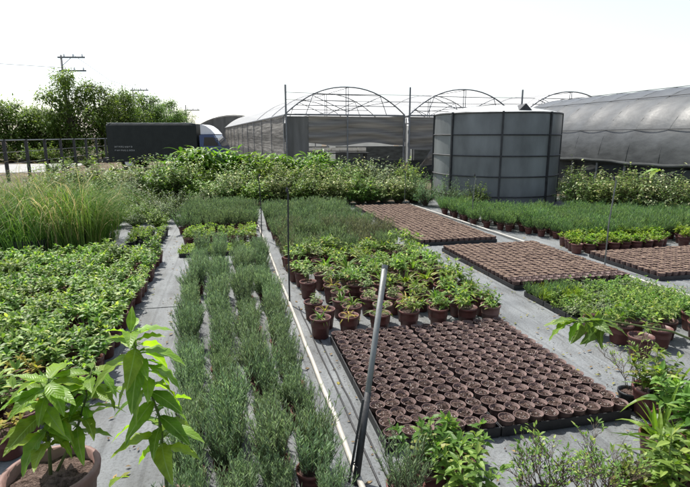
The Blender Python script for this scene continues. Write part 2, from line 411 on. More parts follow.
M['concrete'] = surf('pole_concrete', (0.2, 0.2, 0.195), (0.3, 0.295, 0.285), 6, 0.9, 0.2)

# ------------------------------------------------------------------ ground
def sheet(name, x0, x1, y0, y1, z, mat, nx=1, ny=1, amp=0.0, th=0.0):
    g = G()
    for j in range(ny + 1):
        for i in range(nx + 1):
            x = x0 + (x1 - x0) * i / nx; y = y0 + (y1 - y0) * j / ny
            g.v.append((x, y, z + (U(0, amp) if amp else 0)))
    for j in range(ny):
        for i in range(nx):
            a = j * (nx + 1) + i
            g.face((a, a + 1, a + nx + 2, a + nx + 1))
    return g.add(name, mat)
struct(sheet('ground', -600, 600, -300, 900, -0.03, M['soil_ground']))
struct(sheet('weed_mat', -6.5, 14.5, -1.0, 12.9, 0.0, M['mat']))
struct(sheet('road', -90, -8.6, 27.5, 36.0, -0.015, M['road']))
# overlapping strips of the mat: the seam shows as a fine edge
for i, (x0, x1, y0, y1) in enumerate(((-0.98, -0.52, 5.2, 7.32), (0.5, 0.72, 1.0, 7.0))):
    g = G(); g.box(((x0 + x1) / 2, (y0 + y1) / 2, 0.0035), (x1 - x0, y1 - y0, 0.005), rz=U(-.004, .004))
    struct(g.add('weed_mat_strip', M['mat']))

# ------------------------------------------------------------------ plant meshes
def rdir(az, el): return (cos(az) * cos(el), sin(az) * cos(el), sin(el))
def herb_mesh(h, spread, stems, nodes, L, W, mat, jitter=0.4, top=3, z0=0.0, name='foliage'):
    g = G()
    for s in range(stems):
        az = U(0, 6.28); rr = spread * sqrt(U(0, 1)); hh = h * U(.65, 1.05) * (1 - .3 * rr / max(spread, .001))
        b = (cos(az) * rr * .35, sin(az) * rr * .35, z0); t = (cos(az) * rr, sin(az) * rr, z0 + hh)
        g.tube([b, ((b[0] + t[0]) / 2, (b[1] + t[1]) / 2, z0 + hh * .55), t], [.0025, .002, .001], 3, 1, False)
        a0 = U(0, 6.28)
        for k in range(nodes):
            f = .3 + .7 * (k + 1) / nodes
            p = (b[0] + (t[0] - b[0]) * f, b[1] + (t[1] - b[1]) * f, z0 + hh * f)
            for q in (0, pi):
                a = a0 + q + k * 1.57 + U(-jitter, jitter)
                l = L * U(.65, 1.15) * (1.1 - .35 * f)
                g.leaf(p, rdir(a, U(.0, .7)), l, W * l / L * U(.85, 1.2), U(.3, .9), .3, 3, True, 0)
        for k in range(top):
            a = U(0, 6.28); l = L * U(.4, .7)
            g.leaf(t, rdir(a, U(.5, 1.2)), l, W * l / L, U(0, .5), .3, 3, True, 0)
    return g.mesh(name, [mat, M['stem']])
def needle_mesh(h, spread, stems, per, L, W, mat, lean=.35, z0=0.0, name='foliage'):
    g = G()
    for s in range(stems):
        az = U(0, 6.28); rr = spread * sqrt(U(0, 1)); hh = h * U(.55, 1.08)
        b = (cos(az) * rr * .5, sin(az) * rr * .5, z0)
        ln = lean * rr / spread
        d = Vector((cos(az) * ln + U(-.12, .12), sin(az) * ln + U(-.12, .12), 1)); d.normalize()
        tp = (b[0] + d.x * hh, b[1] + d.y * hh, b[2] + d.z * hh)
        g.tube([b, tp], [.002, .0008], 3, 1, False)
        for k in range(per):
            f = .15 + .85 * (k + U(0, 1)) / per
            a = U(0, 6.28); e = U(.35, 1.1)
            dd = rdir(a, e); dd = (dd[0] + d.x * .6, dd[1] + d.y * .6, dd[2] + d.z * .6)
            l = L * U(.6, 1.15) * (1.1 - .35 * f)
            g.needle((b[0] + d.x * hh * f, b[1] + d.y * hh * f, b[2] + d.z * hh * f), dd, l, W)
    return g.mesh(name, [mat, M['twig']])
def strap_mesh(n, L, W, mat, el=(0.5, 1.35), droop=(.6, 1.6), z0=0.0, segs=5, r0=.02, name='foliage'):
    g = G()
    for k in range(n):
        a = U(0, 6.28); r = U(0, r0)
        g.leaf((cos(a) * r, sin(a) * r, z0), rdir(a + U(-.4, .4), U(*el)), L * U(.55, 1.1), W * U(.7, 1.2), U(*droop), .35, segs, True, 0, .35, wav=.1)
    return g.mesh(name, mat)
def shrub_parts(h, w, stems, per, L, W, mat, droop=(.2, 1.0), el=(-.2, .8), low=.3, twig=True):
    """foliage and branch meshes of a shrub whose stems fan out to an uneven dome"""
    g = G(); t = G()
    lob = [(U(0, 6.28), U(.75, 1.2)) for _ in range(5)]
    for s in range(stems):
        az = U(0, 6.28); ph = math.acos(U(.05, 1))
        k = min(lob, key=lambda q: abs((az - q[0] + pi) % (2 * pi) - pi))[1] * U(.72, 1.08)
        tip = Vector((cos(az) * sin(ph) * w * k, sin(az) * sin(ph) * w * k, h * (.25 + .75 * cos(ph)) * k))
        b = Vector((cos(az) * w * .12 * U(0, 1), sin(az) * w * .12 * U(0, 1), 0))
        mid = b.lerp(tip, .5) + Vector((U(-.05, .05), U(-.05, .05), h * .08))
        t.tube([b, mid, tip], [.006 + .004 * h, .004, .0015], 4, 0, False)
        for i in range(per):
            f = low + (1 - low) * (i + U(0, 1)) / per
            p = (b.lerp(mid, f * 2) if f < .5 else mid.lerp(tip, f * 2 - 1))
            a = az + U(-1.9, 1.9)
            l = L * U(.6, 1.15)
            g.leaf((p.x + U(-.02, .02), p.y + U(-.02, .02), p.z + U(-.02, .02)), rdir(a, U(*el)), l, W * l / L * U(.8, 1.2), U(*droop), .25, 3, True, 0, .42)
    return g.mesh('foliage', mat), t.mesh('branches', M['twig'])

def pot_mesh(rt, rb, h, mat, n=16, th=.006, lip=.012):
    g = G()
    g.lathe([(rb * .98, 0), (rb, .003), (rt - .004, h - lip * 1.6), (rt + .002, h - lip * 1.5), (rt + .003, h), (rt - th + .002, h), (rt - th - .002, h * .55)], n)
    me = g.mesh('pot', mat, True)
    return me
def soil_mesh(r, z, n=14, amp=.006, mat=None):
    g = G(); g.v.append((0, 0, z + amp))
    for k, f in ((0, .5), (1, 1.0)):
        for j in range(n):
            a = 2 * pi * j / n
            g.v.append((cos(a) * r * f, sin(a) * r * f, z + U(-amp, amp)))
    for j in range(n):
        j2 = (j + 1) % n
        g.face((0, 1 + j, 1 + j2)); g.face((1 + j, 1 + n + j, 1 + n + j2, 1 + j2))
    return g.mesh('soil', mat or M['soil'])

P_ME = pot_mesh(.088, .068, .15, M['pot']); PT_ME = pot_mesh(.089, .068, .178, M['pot']); ST_ME = [soil_mesh(.084, .155) for _ in range(3)]
S_ME = [soil_mesh(.083, .125) for _ in range(3)]
PS_ME = pot_mesh(.07, .052, .115, M['pot']); SS_ME = [soil_mesh(.066, .095) for _ in range(3)]
PB_ME = pot_mesh(.07, .052, .115, M['pot_black']); PP_ME = pot_mesh(.089, .068, .178, M['pot_pink'])

def potted(name, label, cat, group, x, y, pot, soil, fol, sc_=1.0, rz=None, fs=None, z=.006, potrz=0.0, tilt=0.0, fz=0.0):
    t = thing(name, label, cat, (x, y, z), 0, group, sc_)
    new('pot', pot, t, (0, 0, 0), potrz)
    new('soil', soil, t)
    s = U(.85, 1.15) if fs is None else fs
    f = new('foliage', fol, t, (0, 0, fz), U(0, 6.28) if rz is None else rz, (s, s, s * U(.92, 1.1)))
    if tilt: f.rotation_euler[0] = U(-tilt, tilt); f.rotation_euler[1] = U(-tilt, tilt)
    stuff(f)
    return t

# ---- 1. carpet of leafy herbs left of the path
herb_v = [herb_mesh(.16, .125, 9, 5, .075, .036, M['herb'], z0=.12) for _ in range(7)]
herb_big = [herb_mesh(.2, .14, 9, 5, .09, .045, M['herb'], z0=.12) for _ in range(3)]
dry_v = [herb_mesh(.12, .11, 7, 3, .07, .03, M['yellowing'], z0=.12) for _ in range(2)]
for i in range(16):
    X = -1.03 - .192 * i
    n = 0
    for j in range(30):
        Y = 2.72 + .194 * j + (.09 if i % 2 else 0)
        if Y > 7.35 - .02 * i: break
        if X < -.42 * Y - .35: continue
        if i == 0 and Y < 3.35: continue
        n += 1
        x, y = X + U(-.022, .022), Y + U(-.025, .025)
        near = Y < 3.7 and X < -1.1
        if near and R.random() < .45:
            fol, what = R.choice(dry_v), 'drying sparse herb'
        elif near and R.random() < .6:
            fol, what = R.choice(herb_big), 'larger-leaved herb'
        else:
            fol, what = R.choice(herb_v), 'bushy green herb'
        potted('potted_herb', f'{what} in brown pot, {nth(i + 1)} row from the left path, {nth(n)} from front', 'potted plant',
               'herbs left of the grey path', x, y, P_ME, R.choice(S_ME), fol, U(.94, 1.05), fs=U(.78, 1.3), potrz=U(0, 3))

# ---- 2. four rows of grey-green needle plants left of the white pipe
need_v = [needle_mesh(U(.23, .3), U(.085, .11), R.randint(54, 72), 34, .03, .0046, M['needle'], .3, z0=.08) for _ in range(8)]
rown = ['the path-side row', 'the second row from the path', 'the third row from the path', 'the pipe-side row']
for i, X in enumerate((-.40, -.15, .105, .34)):
    n = 0
    for j in range(34):
        Y = 1.9 + .182 * j + (.07 * (i % 2))
        Xn = (-.245, -.05, .15, .345)[i]; Xr = Xn + (X - Xn) * min(1, max(0, (Y - 2.2) / 2.5))
        if Y > 7.15: break
        if (i, j) in ((0, 21), (2, 20), (1, 14), (3, 22), (1, 6), (2, 9), (2, 10)): continue
        n += 1
        potted('needle_leaved_plant', f'grey-green needle-leaved plant in {rown[i]}, {nth(n)} from the front', 'potted plant', 'needle-leaved plants left of the white pipe',
               Xr + U(-.03, .03), Y + U(-.03, .03), PS_ME, R.choice(SS_ME), R.choice(need_v), U(.92, 1.04), fs=U(.72, 1.2), tilt=.14)

# ---- 3. low bright plants in two strips behind them, and a strip across the path
low_v = [herb_mesh(.09, .085, 7, 3, .055, .032, M['bright'], z0=.0) for _ in range(3)]
lowp_v = [herb_mesh(.12, .1, 8, 4, .06, .034, M['bright'], z0=.09) for _ in range(3)] + [herb_mesh(.11, .1, 8, 4, .06, .03, M['strap'], z0=.09) for _ in range(2)]
TRAY_ME = {}
def tray(x0, x1, y0, y1, label, h=.045):
    key = (round(x1 - x0, 3), round(y1 - y0, 3), h)
    if key not in TRAY_ME:
        w_, d_ = key[0], key[1]
        a = G(); a.box((0, 0, .004), (w_ - .012, d_ - .012, .008))
        b = G(); t_ = .007
        b.box((0, -d_ / 2, h / 2), (w_ + .0, t_, h)); b.box((0, d_ / 2, h / 2), (w_, t_, h))
        b.box((-w_ / 2, 0, h / 2), (t_, d_ - t_ * 1.1, h - .002)); b.box((w_ / 2, 0, h / 2), (t_, d_ - t_ * 1.1, h - .002))
        k = max(2, int(d_ / .1)); 
        TRAY_ME[key] = (a.mesh('tray_base', M['black']), b.mesh('tray_rim', M['black']))
    t = thing('plant_tray', label, 'tray', ((x0 + x1) / 2, (y0 + y1) / 2, .007), 0, 'black plant trays')
    new('tray_base', TRAY_ME[key][0], t); new('tray_rim', TRAY_ME[key][1], t)
    return t
for i in range(5):
    tray(-.74 + .235 * i, -.74 + .235 * i + .225, 7.42, 8.02, f'black tray of low bright seedlings, {nth(i + 1)} from the left path', .05)
    for j in range(5):
        for k in range(2):
            f = new('low_seedling', R.choice(low_v), None, (-.68 + .235 * i + .105 * k, 7.5 + .11 * j, .017), U(0, 6), U(.8, 1.1))
            tag(f, f'low bright seedling, {nth(i + 1)} tray from the path, {nth(j + 1)} from front, {"left" if k == 0 else "right"} half', 'seedling', 'low seedlings in front strip')
for j in range(5):
    for i in range(7):
        potted('bright_potted_plant', f'bright leafy pot plant, {nth(j + 1)} row behind the seedling trays, {nth(i + 1)} from left', 'potted plant',
               'bright leafy pots behind the seedling trays', -.68 + .17 * i + U(-.02, .02), 8.22 + .19 * j + U(-.02, .02), PS_ME, R.choice(SS_ME), R.choice(lowp_v))
for j in range(6):
    for i in range(3):
        potted('bright_potted_plant', f'bright green leafy plant beside the tall grass, {nth(j + 1)} row, {nth(i + 1)} from the path', 'potted plant',
               'bright leafy pots beside the tall grass', -1.15 - .19 * i + U(-.02, .02), 8.2 + .2 * j, PB_ME, R.choice(SS_ME), R.choice(lowp_v))

# ---- 4. darker needle plants at the back, both sides of the pipe
nd_v = [needle_mesh(U(.24, .3), .115, 46, 22, .042, .0075, M['needle_dark'], .4, z0=.08) for _ in range(5)]
ndry_v = [needle_mesh(.29, .11, 38, 20, .04, .007, M['needle_dry'], .4, z0=.08) for _ in range(3)]
for j in range(20):
    for i in range(11):
        X = .74 + .225 * i + (.1 if j % 2 else 0); Y = 6.6 + .235 * j
        if Y < 7.6 and R.random() < .35: continue
        if X > 2.42 - (Y - 6.9) * .03 or Y > 10.9: continue
        fol = R.choice(ndry_v) if (Y < 8.4 and R.random() < .55) else R.choice(nd_v)
        what = 'dull olive-grey' if fol in ndry_v else 'dark grey-green'
        potted('dark_needle_plant', f'{what} needle-leaved plant behind potted seedlings, {nth(j + 1)} row, {nth(i + 1)} from the pipe', 'potted plant',
               'dark needle-leaved plants right of the pipe', X + U(-.04, .04), Y + U(-.04, .04), PS_ME, R.choice(SS_ME), fol, 1.0, fs=U(.85, 1.25))
for j in range(10):
    for i in range(6):
        X = -.82 + .225 * i + (.1 if j % 2 else 0); Y = 9.3 + .235 * j
        potted('dark_needle_plant', f'dark needle-leaved plant left of the pipe, {nth(j + 1)} row back, {nth(i + 1)} from left', 'potted plant',
               'dark needle-leaved plants left of the pipe', X + U(-.04, .04), Y + U(-.04, .04), PS_ME, R.choice(SS_ME), R.choice(nd_v), 1.0, fs=U(.9, 1.25))

# ---- 5. pots of lily-like seedlings right of the pipe
lily_v = [strap_mesh(22, .16, .026, M['strap'], z0=.11, el=(.5, 1.4), droop=(.5, 1.5)) for _ in range(2)] + [herb_mesh(.16, .12, 8, 4, .095, .034, M['strap'], z0=.12) for _ in range(5)] + [herb_mesh(.17, .13, 9, 4, .085, .036, M['herb'], z0=.12) for _ in range(3)]
pale_v = [herb_mesh(.13, .1, 8, 4, .05, .022, M['varieg'], z0=.12) for _ in range(2)]
yel_v = [strap_mesh(13, .14, .018, M['yellowing'], z0=.12, droop=(1.2, 2.2)) for _ in range(2)] + [strap_mesh(16, .13, .016, M['strap'], z0=.12, droop=(1., 2.)) for _ in range(2)]
for j in range(13):
    n = 0
    for i in range(8):
        X = .72 + .265 * i + (.06 if j % 2 else 0); Y = 4.08 + .225 * j
        if i == 7 and j > 4: continue
        if X > 2.48: continue
        if (i, j) in ((0, 3), (0, 4), (0, 6), (1, 8), (3, 11), (0, 12), (5, 12)): continue
        n += 1
        rr = R.random()
        if i < 3 and j < 7:
            fol, what = (R.choice(yel_v), 'drooping yellowing seedling') if rr < .4 else (R.choice(pale_v), 'pale variegated seedling') if rr < .75 else (R.choice(lily_v), 'bright green leafy seedling')
        elif rr < .86: fol, what = R.choice(lily_v), 'bright green leafy seedling'
        elif rr < .95: fol, what = R.choice(pale_v), 'pale variegated seedling'
        else: fol, what = R.choice(yel_v), 'drooping yellowing seedling'
        pm = PP_ME if (i, j) in ((6, 0), (2, 1)) else PT_ME
        pn = 'faded pink-brown pot' if pm is PP_ME else 'brown pot'
        potted('potted_seedling', f'{what} in {pn}, {nth(j + 1)} row from front, {nth(n)} from the pipe', 'potted plant', 'potted seedlings right of the pipe',
               X + U(-.025, .025), Y + U(-.025, .025), pm, R.choice(ST_ME), fol, U(.97, 1.05), fs=U(.9, 1.2) * (.9 if j < 3 else 1.05), potrz=U(0, 3), fz=.042)

# ---- 6. trays of small soil-filled pots
SP_ME = pot_mesh(.0452, .035, .08, M['small_pot'], 16, .0019, .005)
def lumpy_soil(rad, z, n=14):
    g = G(); g.v.append((0, 0, z + U(-.004, .008)))
    sl = U(-.12, .12); sl2 = U(-.12, .12)
    for f in (.36, .7, 1.0):
        for j in range(n):
            a = 2 * pi * (j + .5 * (f == .7)) / n; x, y = cos(a) * rad * f, sin(a) * rad * f
            g.v.append((x, y, z + (U(-.006, .009) if f < 1 else U(-.006, .003)) + x * sl + y * sl2))
    for j in range(n):
        j2 = (j + 1) % n; g.face((0, 1 + j, 1 + j2))
        for k in range(2): g.face((1 + k * n + j, 1 + (k + 1) * n + j, 1 + (k + 1) * n + j2, 1 + k * n + j2))
    return g.mesh('soil', M['gritty_soil'])
SSO_ME = [lumpy_soil(.043, .068) for _ in range(8)]
XS = [.822 + .0965 * i for i in range(7)] + [1.512 + .0965 * i for i in range(9)]
YS = [2.43 + .0985 * j for j in range(16)]
for b in range(4):
    y0 = YS[b * 4] - .049 + .002; y1 = YS[b * 4 + 3] + .049 - .002
    tray(XS[0] - .05, XS[6] + .0525, y0, y1, f'black tray of small soil-filled pots, pipe side, {nth(b + 1)} from the front', .058)
    tray(XS[7] - .0475, XS[15] + .05, y0, y1, f'black tray of small soil-filled pots, right side, {nth(b + 1)} from the front', .058)
GRP = 'small soil-filled pots in trays'
for j, Y in enumerate(YS):
    for i, X in enumerate(XS):
        o = thing('small_pot', f'small soil-filled pot in near trays, {nth(j + 1)} row from front, {nth(i + 1)} from left', 'flowerpot', (X + U(-.003, .003), Y + U(-.003, .003), .0165), 0, GRP)
        o.rotation_euler = (U(-.07, .07), U(-.07, .07), 0)
        o.location.z += .003
        new('pot', SP_ME, o, (0, 0, 0), U(0, 3)); new('soil', R.choice(SSO_ME), o, (0, 0, U(-.008, .006)), U(0, 6))
# farther trays: the nearest row of the next block as objects, the rest joined
far = G()  # joined distant pots
fp = G().lathe([(.036, 0), (.049, .08), (.046, .08), (.045, .076)], 8)
def far_pot(x, y):
    b = len(far.v); z = .016 + U(-.003, .004); tx, ty = U(-.05, .05), U(-.05, .05)
    for a in fp.v: far.v.append((a[0] + x, a[1] + y, a[2] + z + a[0] * tx + a[1] * ty))
    for q in fp.f: far.face(tuple(b + k for k in q), 0)
    c = len(far.v); far.v.append((x, y, z + .08 + U(0, .02)))
    for k in range(8):
        far.face((c, b + 24 + k, b + 24 + (k + 1) % 8), 1)
def far_block(x0, y0, nx, ny, where, objs=0, sx=.0965, sy=.0968):
    for bx in range(0, nx, 8):
        for by in range(0, ny, 6):
            n_x = min(8, nx - bx); n_y = min(6, ny - by)
            tray(x0 + bx * sx - sx / 2 + .003, x0 + (bx + n_x) * sx - sx / 2 - .003, y0 + by * sy - sy / 2 + .003, y0 + (by + n_y) * sy - sy / 2 - .003,
                 f'black tray of tiny pots in the {where}, {nth(by // 6 + 1)} from front, {nth(bx // 8 + 1)} from left')
    for j in range(ny):
        for i in range(nx):
            x, y = x0 + i * sx + U(-.004, .004), y0 + j * sy + U(-.004, .004)
            if j < objs:
                o = thing('small_pot', f'small soil-filled pot in middle tray block, {nth(j + 1)} row from front, {nth(i + 1)} from left', 'flowerpot', (x, y, .0165), 0, GRP)
                new('pot', SP_ME, o, (0, 0, 0), U(0, 3)); new('soil', R.choice(SSO_ME), o, (0, 0, U(-.008, .006)), U(0, 6))
            else: far_pot(x, y)
far_block(3.12, 5.0, 16, 21, 'middle tray block', 2)
far_block(2.92, 7.45, 14, 44, 'farthest tray block')
far_block(5.02, 4.95, 20, 13, 'right tray block')
fo = far.add('seedling_pots', [M['small_pot'], M['dry_soil']])
stuff(fo); tag(fo, 'rows of tiny brown soil-filled pots in the farther trays', 'flowerpots')

# ---- 7. bed of small plants right of the middle path and the pots before it
k_v = [herb_mesh(.15, .09, 8, 4, .045, .02, M['herb']) for _ in range(3)]
ky_v = [needle_mesh(.14, .09, 30, 14, .04, .006, M['bright']) for _ in range(1)] + [needle_mesh(.15, .09, 30, 14, .04, .006, M['fine']) for _ in range(2)]
kf_v = [herb_mesh(.2, .12, 8, 5, .06, .016, M['herb']) for _ in range(2)]
kg_v = [herb_mesh(.16, .09, 8, 4, .04, .018, M['greyleaf']) for _ in range(2)]
KX, KY = 3.12, 3.72
for bi in range(4):
    for bj in range(3):
        tray(KX - .06 + .36 * bi, KX + .29 + .36 * bi, KY - .06 + .36 * bj, KY + .29 + .36 * bj, f'black tray of green plantlets right of the path, {nth(bj + 1)} from front, {nth(bi + 1)} from left', .05)
for i in range(12):
    for j in range(9):
        x, y = KX + .12 * i, KY + .12 * j
        rr = R.random()
        if y > 4.35 and x < 3.6: fol, what = R.choice(ky_v), 'yellow-green tufted plantlet'
        elif x > 3.7 and y < 4.3 and rr < .7: fol, what = R.choice(kf_v), 'narrow-leaved green plantlet'
        elif rr < .25: fol, what = R.choice(kg_v), 'grey-green plantlet'
        else: fol, what = R.choice(k_v), 'small green plantlet'
        f = new('plantlet', fol, None, (x + U(-.015, .015), y + U(-.015, .015), .017), U(0, 6), U(.85, 1.25))
        tag(f, f'{what} in trays right of path, {nth(j + 1)} row from front, {nth(i + 1)} from left', 'plantlet', 'plantlets right of the path')
row = [(3.03, 3.6, 'strap'), (3.14, 3.42, 'strap'), (3.1, 3.16, 'bare'), (3.38, 3.27, 'bare'), (3.62, 3.08, 'herb'), (3.33, 3.5, 'herb'), (3.58, 3.42, 'herb'), (3.82, 3.3, 'herb'), (3.86, 3.02, 'herb'), (3.98, 3.52, 'herb'), (4.1, 3.2, 'herb')]
sparse_v = [herb_mesh(.22, .1, 3, 3, .06, .028, M['herb'], z0=.12, top=2) for _ in range(2)]
for n, (x, y, kd) in enumerate(row):
    fol = {'strap': R.choice(lily_v), 'bare': R.choice(sparse_v), 'herb': R.choice(herb_v)}[kd]
    wh = {'strap': 'bright strap-leaved seedling', 'bare': 'sparse stemmed seedling', 'herb': 'bushy green herb'}[kd]
    potted('large_potted_plant', f'{wh} in red-brown pot right of the middle path, {nth(n + 1)} from left', 'potted plant', 'red-brown pots right of the middle path', x, y, P_ME, R.choice(S_ME), fol, 1.08, fs=1.0)

# ---- 8. right-hand beds beyond the white pipe
fine_v = [needle_mesh(.24, .17, 60, 18, .05, .0075, M['fine'], .6, z0=.09) for _ in range(4)]
for j in range(17):
    for i in range(19):
        X = 4.62 + .24 * i + (.1 if j % 2 else 0); Y = 7.0 + .245 * j
        left = 5.35 - (Y - 7.35) * .49
        if X < left or X < 4.45: continue
        if Y > 9.75 - .2 * (X - 5.0) and X > 5.0: continue
        if Y > 10.9: continue
        if X > 1.13 * Y + .2: continue
        potted('fine_leaved_plant', f'fine-leaved soft green plant before the tank, {nth(j + 1)} row back, {nth(i + 1)} from left', 'potted plant', 'fine-leaved plants before the tank',
               X + U(-.04, .04), Y + U(-.04, .04), PS_ME, R.choice(SS_ME), R.choice(fine_v), 1.0, fs=U(.85, 1.2))
let_v = [herb_mesh(.13, .13, 9, 4, .075, .05, M['bright'], z0=.12) for _ in range(3)]
for j in range(4):
    for i in range(9):
        X = 4.98 + .2 * i + .05 * j; Y = 6.42 + .17 * j
        if j == 0 and i > 7: continue
        potted('broad_leaved_plant', f'bright broad-leaved plant behind the right trays, {nth(j + 1)} row, {nth(i + 1)} from left', 'potted plant', 'bright broad-leaved plants behind the right trays',
               X + U(-.02, .02), Y + U(-.02, .02), P_ME, R.choice(S_ME), R.choice(let_v), .95)
for n, (x, y) in enumerate(((6.95, 6.5), (7.15, 6.38), (7.1, 6.7), (7.35, 6.6), (7.3, 6.85))):
    potted('broad_leaved_plant', f'bright broad-leaved plant at the far right edge, {nth(n + 1)} of the small group', 'potted plant', 'bright broad-leaved plants at the right edge', x, y, P_ME, R.choice(S_ME), R.choice(let_v), 1.0)

# ------------------------------------------------------------------ tall grass, shrubs
def blade(g, p, az, el, L, W, arch, m, segs=8):
    dx, dy, dz = rdir(az, el); px, py, pz = p; sx, sy = -sin(az + .6), cos(az + .6); b = len(g.v); st_ = L / segs
    for i in range(segs + 1):
        t = i / segs; ww = W * .5 * (1 - t * .9) * min(1, .4 + t * 3)
        g.v += [(px - sx * ww, py - sy * ww, pz), (px + sx * ww, py + sy * ww, pz)]
        if i: q = b + 2 * i; g.face((q - 2, q - 1, q + 1, q), m)
        dz -= arch * (t ** 2.2) * 3 / segs; hx = arch * .8 * (t ** 1.5) / segs
        dx += cos(az) * hx; dy += sin(az) * hx
        l = sqrt(dx * dx + dy * dy + dz * dz) or 1; dx /= l; dy /= l; dz /= l
        px += dx * st_; py += dy * st_; pz += dz * st_
def grass_clump(x, y, h, n, label, r=.3, straw=.2):
    r *= 1.3; straw *= .75
    g = G()
    for k in range(n):
        a = U(0, 6.28); rr = r * sqrt(U(0, 1)); s = R.random() < straw
        blade(g, (cos(a) * rr, sin(a) * rr, 0), (a + U(-.9, .9)) if R.random() < .6 else U(0, 6.28), U(1.36, 1.57) - .14 * rr / r, h * U(.7, 1.5) * (1.1 if s else 1), U(.008, .015), U(1.8, 5.5), 1 if s else 0)
    t = thing('grass_clump', label, 'tall grass', (x, y, .0), U(0, 6), 'tall grass clumps left of the path')
    f = stuff(g.add('blades', [M['grass'], M['straw']], t))
    b = G(); b.lathe([(.2, 0), (.26, .03), (.3, .26), (.285, .26), (.28, .2)], 16, capt=True); b.add('root_container', M['pot_black'], t)
    return t
grass_clump(-3.48, 8.15, 0.88, 700, 'upright green grass clump at the left edge of the photo', .26, .06)
grass_clump(-4.03, 9.10, 1.10, 1000, 'pale-tipped arching grass clump behind the leftmost green clump', .34, .3)
grass_clump(-3.13, 8.90, 1.14, 1300, 'large grass clump with straw tips, second from the left path', .36, .24)
grass_clump(-2.38, 8.35, 1.06, 1300, 'rounded grass clump with yellowish crown nearest the left path', .34, .16)
grass_clump(-2.26, 8.95, 1.06, 900, 'darker grass clump behind the one nearest the path', .32, .12)
grass_clump(-2.83, 8.05, .85, 420, 'low dark grass clump at the front of the tall grass', .28, .06)

sh = {
    'varieg': [shrub_parts(1.0, .6, 110, 18, .095, .045, M['varieg']) for _ in range(3)],
    'grey': [shrub_parts(.95, .6, 105, 17, .095, .045, M['greyleaf']) for _ in range(2)],
    'green': [shrub_parts(1.0, .6, 105, 17, .1, .048, M['herb']) for _ in range(2)],
    'dark': [shrub_parts(.9, .55, 100, 16, .085, .04, M['darkleaf']) for _ in range(2)],
    'feather': [shrub_parts(.9, .5, 80, 20, .1, .014, M['fine'], (.6, 1.6)) for _ in range(2)],
}
def lush_mesh():
    g = G()
    for s in range(40):
        a = U(0, 6.28); r = U(0, .36); x, y = cos(a) * r, sin(a) * r; hh = U(.55, 1.12)
        for k in range(12):
            f = U(.1, 1); aa = U(0, 6.28)
            g.leaf((x + cos(a) * .12 * f, y + sin(a) * .12 * f, hh * f), rdir(aa, U(.2, 1.1)), U(.26, .46), U(.06, .1), U(.8, 2.0), .3, 5, True, 0, .4)
    t = G()
    for s in range(14):
        a = U(0, 6.28); r = U(0, .3); t.tube([(cos(a) * r, sin(a) * r, 0), (cos(a) * r * 1.3, sin(a) * r * 1.3, U(.6, 1.1))], [.01, .006], 4, 0, False)
    return g.mesh('foliage', M['lush']), t.mesh('branches', M['stem'])
sh['lush'] = [lush_mesh() for _ in range(3)]
desc = {'varieg': 'cream-variegated', 'grey': 'grey-leaved', 'green': 'mid-green', 'dark': 'dark-leaved', 'feather': 'feathery fine-leaved', 'lush': 'long-leaved lush green'}
def shrub(kind, x, y, s, where, group, z=None, hs=1.0):
    f, b = R.choice(sh[kind])
    t = thing('lush_plant' if kind == 'lush' else 'leafy_shrub', f'{desc[kind]} shrub {where}', 'shrub', (x, y, -.02 if y > 12.9 else 0.0), U(0, 6.28), group, (s, s, s * hs))
    stuff(new('foliage', f, t)); new('branches', b, t)
    return t
# back band, left to right in three depths
BG = 'shrubs banked before the greenhouses'
n = 0
for i in range(9):
    k = ['dark', 'green', 'grey', 'green', 'varieg', 'grey', 'green', 'varieg', 'green'][i]
    shrub(k, -4.6 + .46 * i + U(-.1, .1), 13.6 + U(-.35, .35), U(1.02, 1.12) + .015 * i, f'in the back bank left of the path end, {nth(i + 1)} from left', BG)
for i in range(9):
    shrub(['green', 'lush', 'green', 'grey', 'lush', 'green', 'varieg', 'lush', 'green'][i], -5.0 + .5 * i + U(-.1, .1), 15.2 + U(-.3, .3), (.92 + .035 * i) * (.72 if i in (1, 4, 7) else 1), f'in the rear of the bank before the truck, {nth(i + 1)} from left', BG)
for i in range(14):
    k = ['green', 'varieg', 'varieg', 'green', 'varieg', 'varieg', 'green', 'varieg', 'varieg', 'varieg', 'green', 'varieg', 'grey', 'varieg'][i]
    shrub(k, -.6 + .38 * i + U(-.08, .08), 13.1 + U(-.25, .25) - .03 * i, U(.8, 1.0), f'front row of the bank behind needle plants, {nth(i + 1)} from left', BG, hs=.9)
for i in range(12):
    k = ['varieg', 'green', 'varieg', 'varieg', 'green', 'varieg', 'varieg', 'varieg', 'green', 'varieg', 'varieg', 'grey'][i]
    shrub(k, -1.0 + .48 * i + U(-.1, .1), 14.2 + U(-.25, .25), U(.95, 1.15), f'second row of the bank behind needle plants, {nth(i + 1)} from left', BG)
for i in range(11):
    shrub('lush', -1.15 + .35 * i + U(-.1, .1), 15.3 + U(-.4, .4), U(1.12, 1.3) - (.02 * i), f'rising behind the variegated bank, {nth(i + 1)} from left', BG)
for i in range(5):
    shrub(['dark', 'green', 'dark', 'dark', 'green'][i], 3.3 + .55 * i, 15.4 + U(-.3, .3), U(.9, 1.1), f'under the open arches behind the bank, {nth(i + 1)} from left', BG)
shrub('lush', 2.75, 16.2, 1.16, 'with the tallest pale shoots right of the left corner post', BG)
for i in range(5):
    shrub(['dark', 'dark', 'grey', 'dark', 'dark'][i], -3.3 + .5 * i, 12.2 + U(-.2, .2), U(.6, .75), f'low behind the tall grass, {nth(i + 1)} from left', BG)
for i in range(7):
    shrub(['dark', 'feather', 'dark', 'dark', 'feather', 'dark', 'dark'][i], 2.55 + .34 * i, 12.45 + U(-.1, .15), U(.45, .58), f'low behind the farthest trays, {nth(i + 1)} from left', BG)
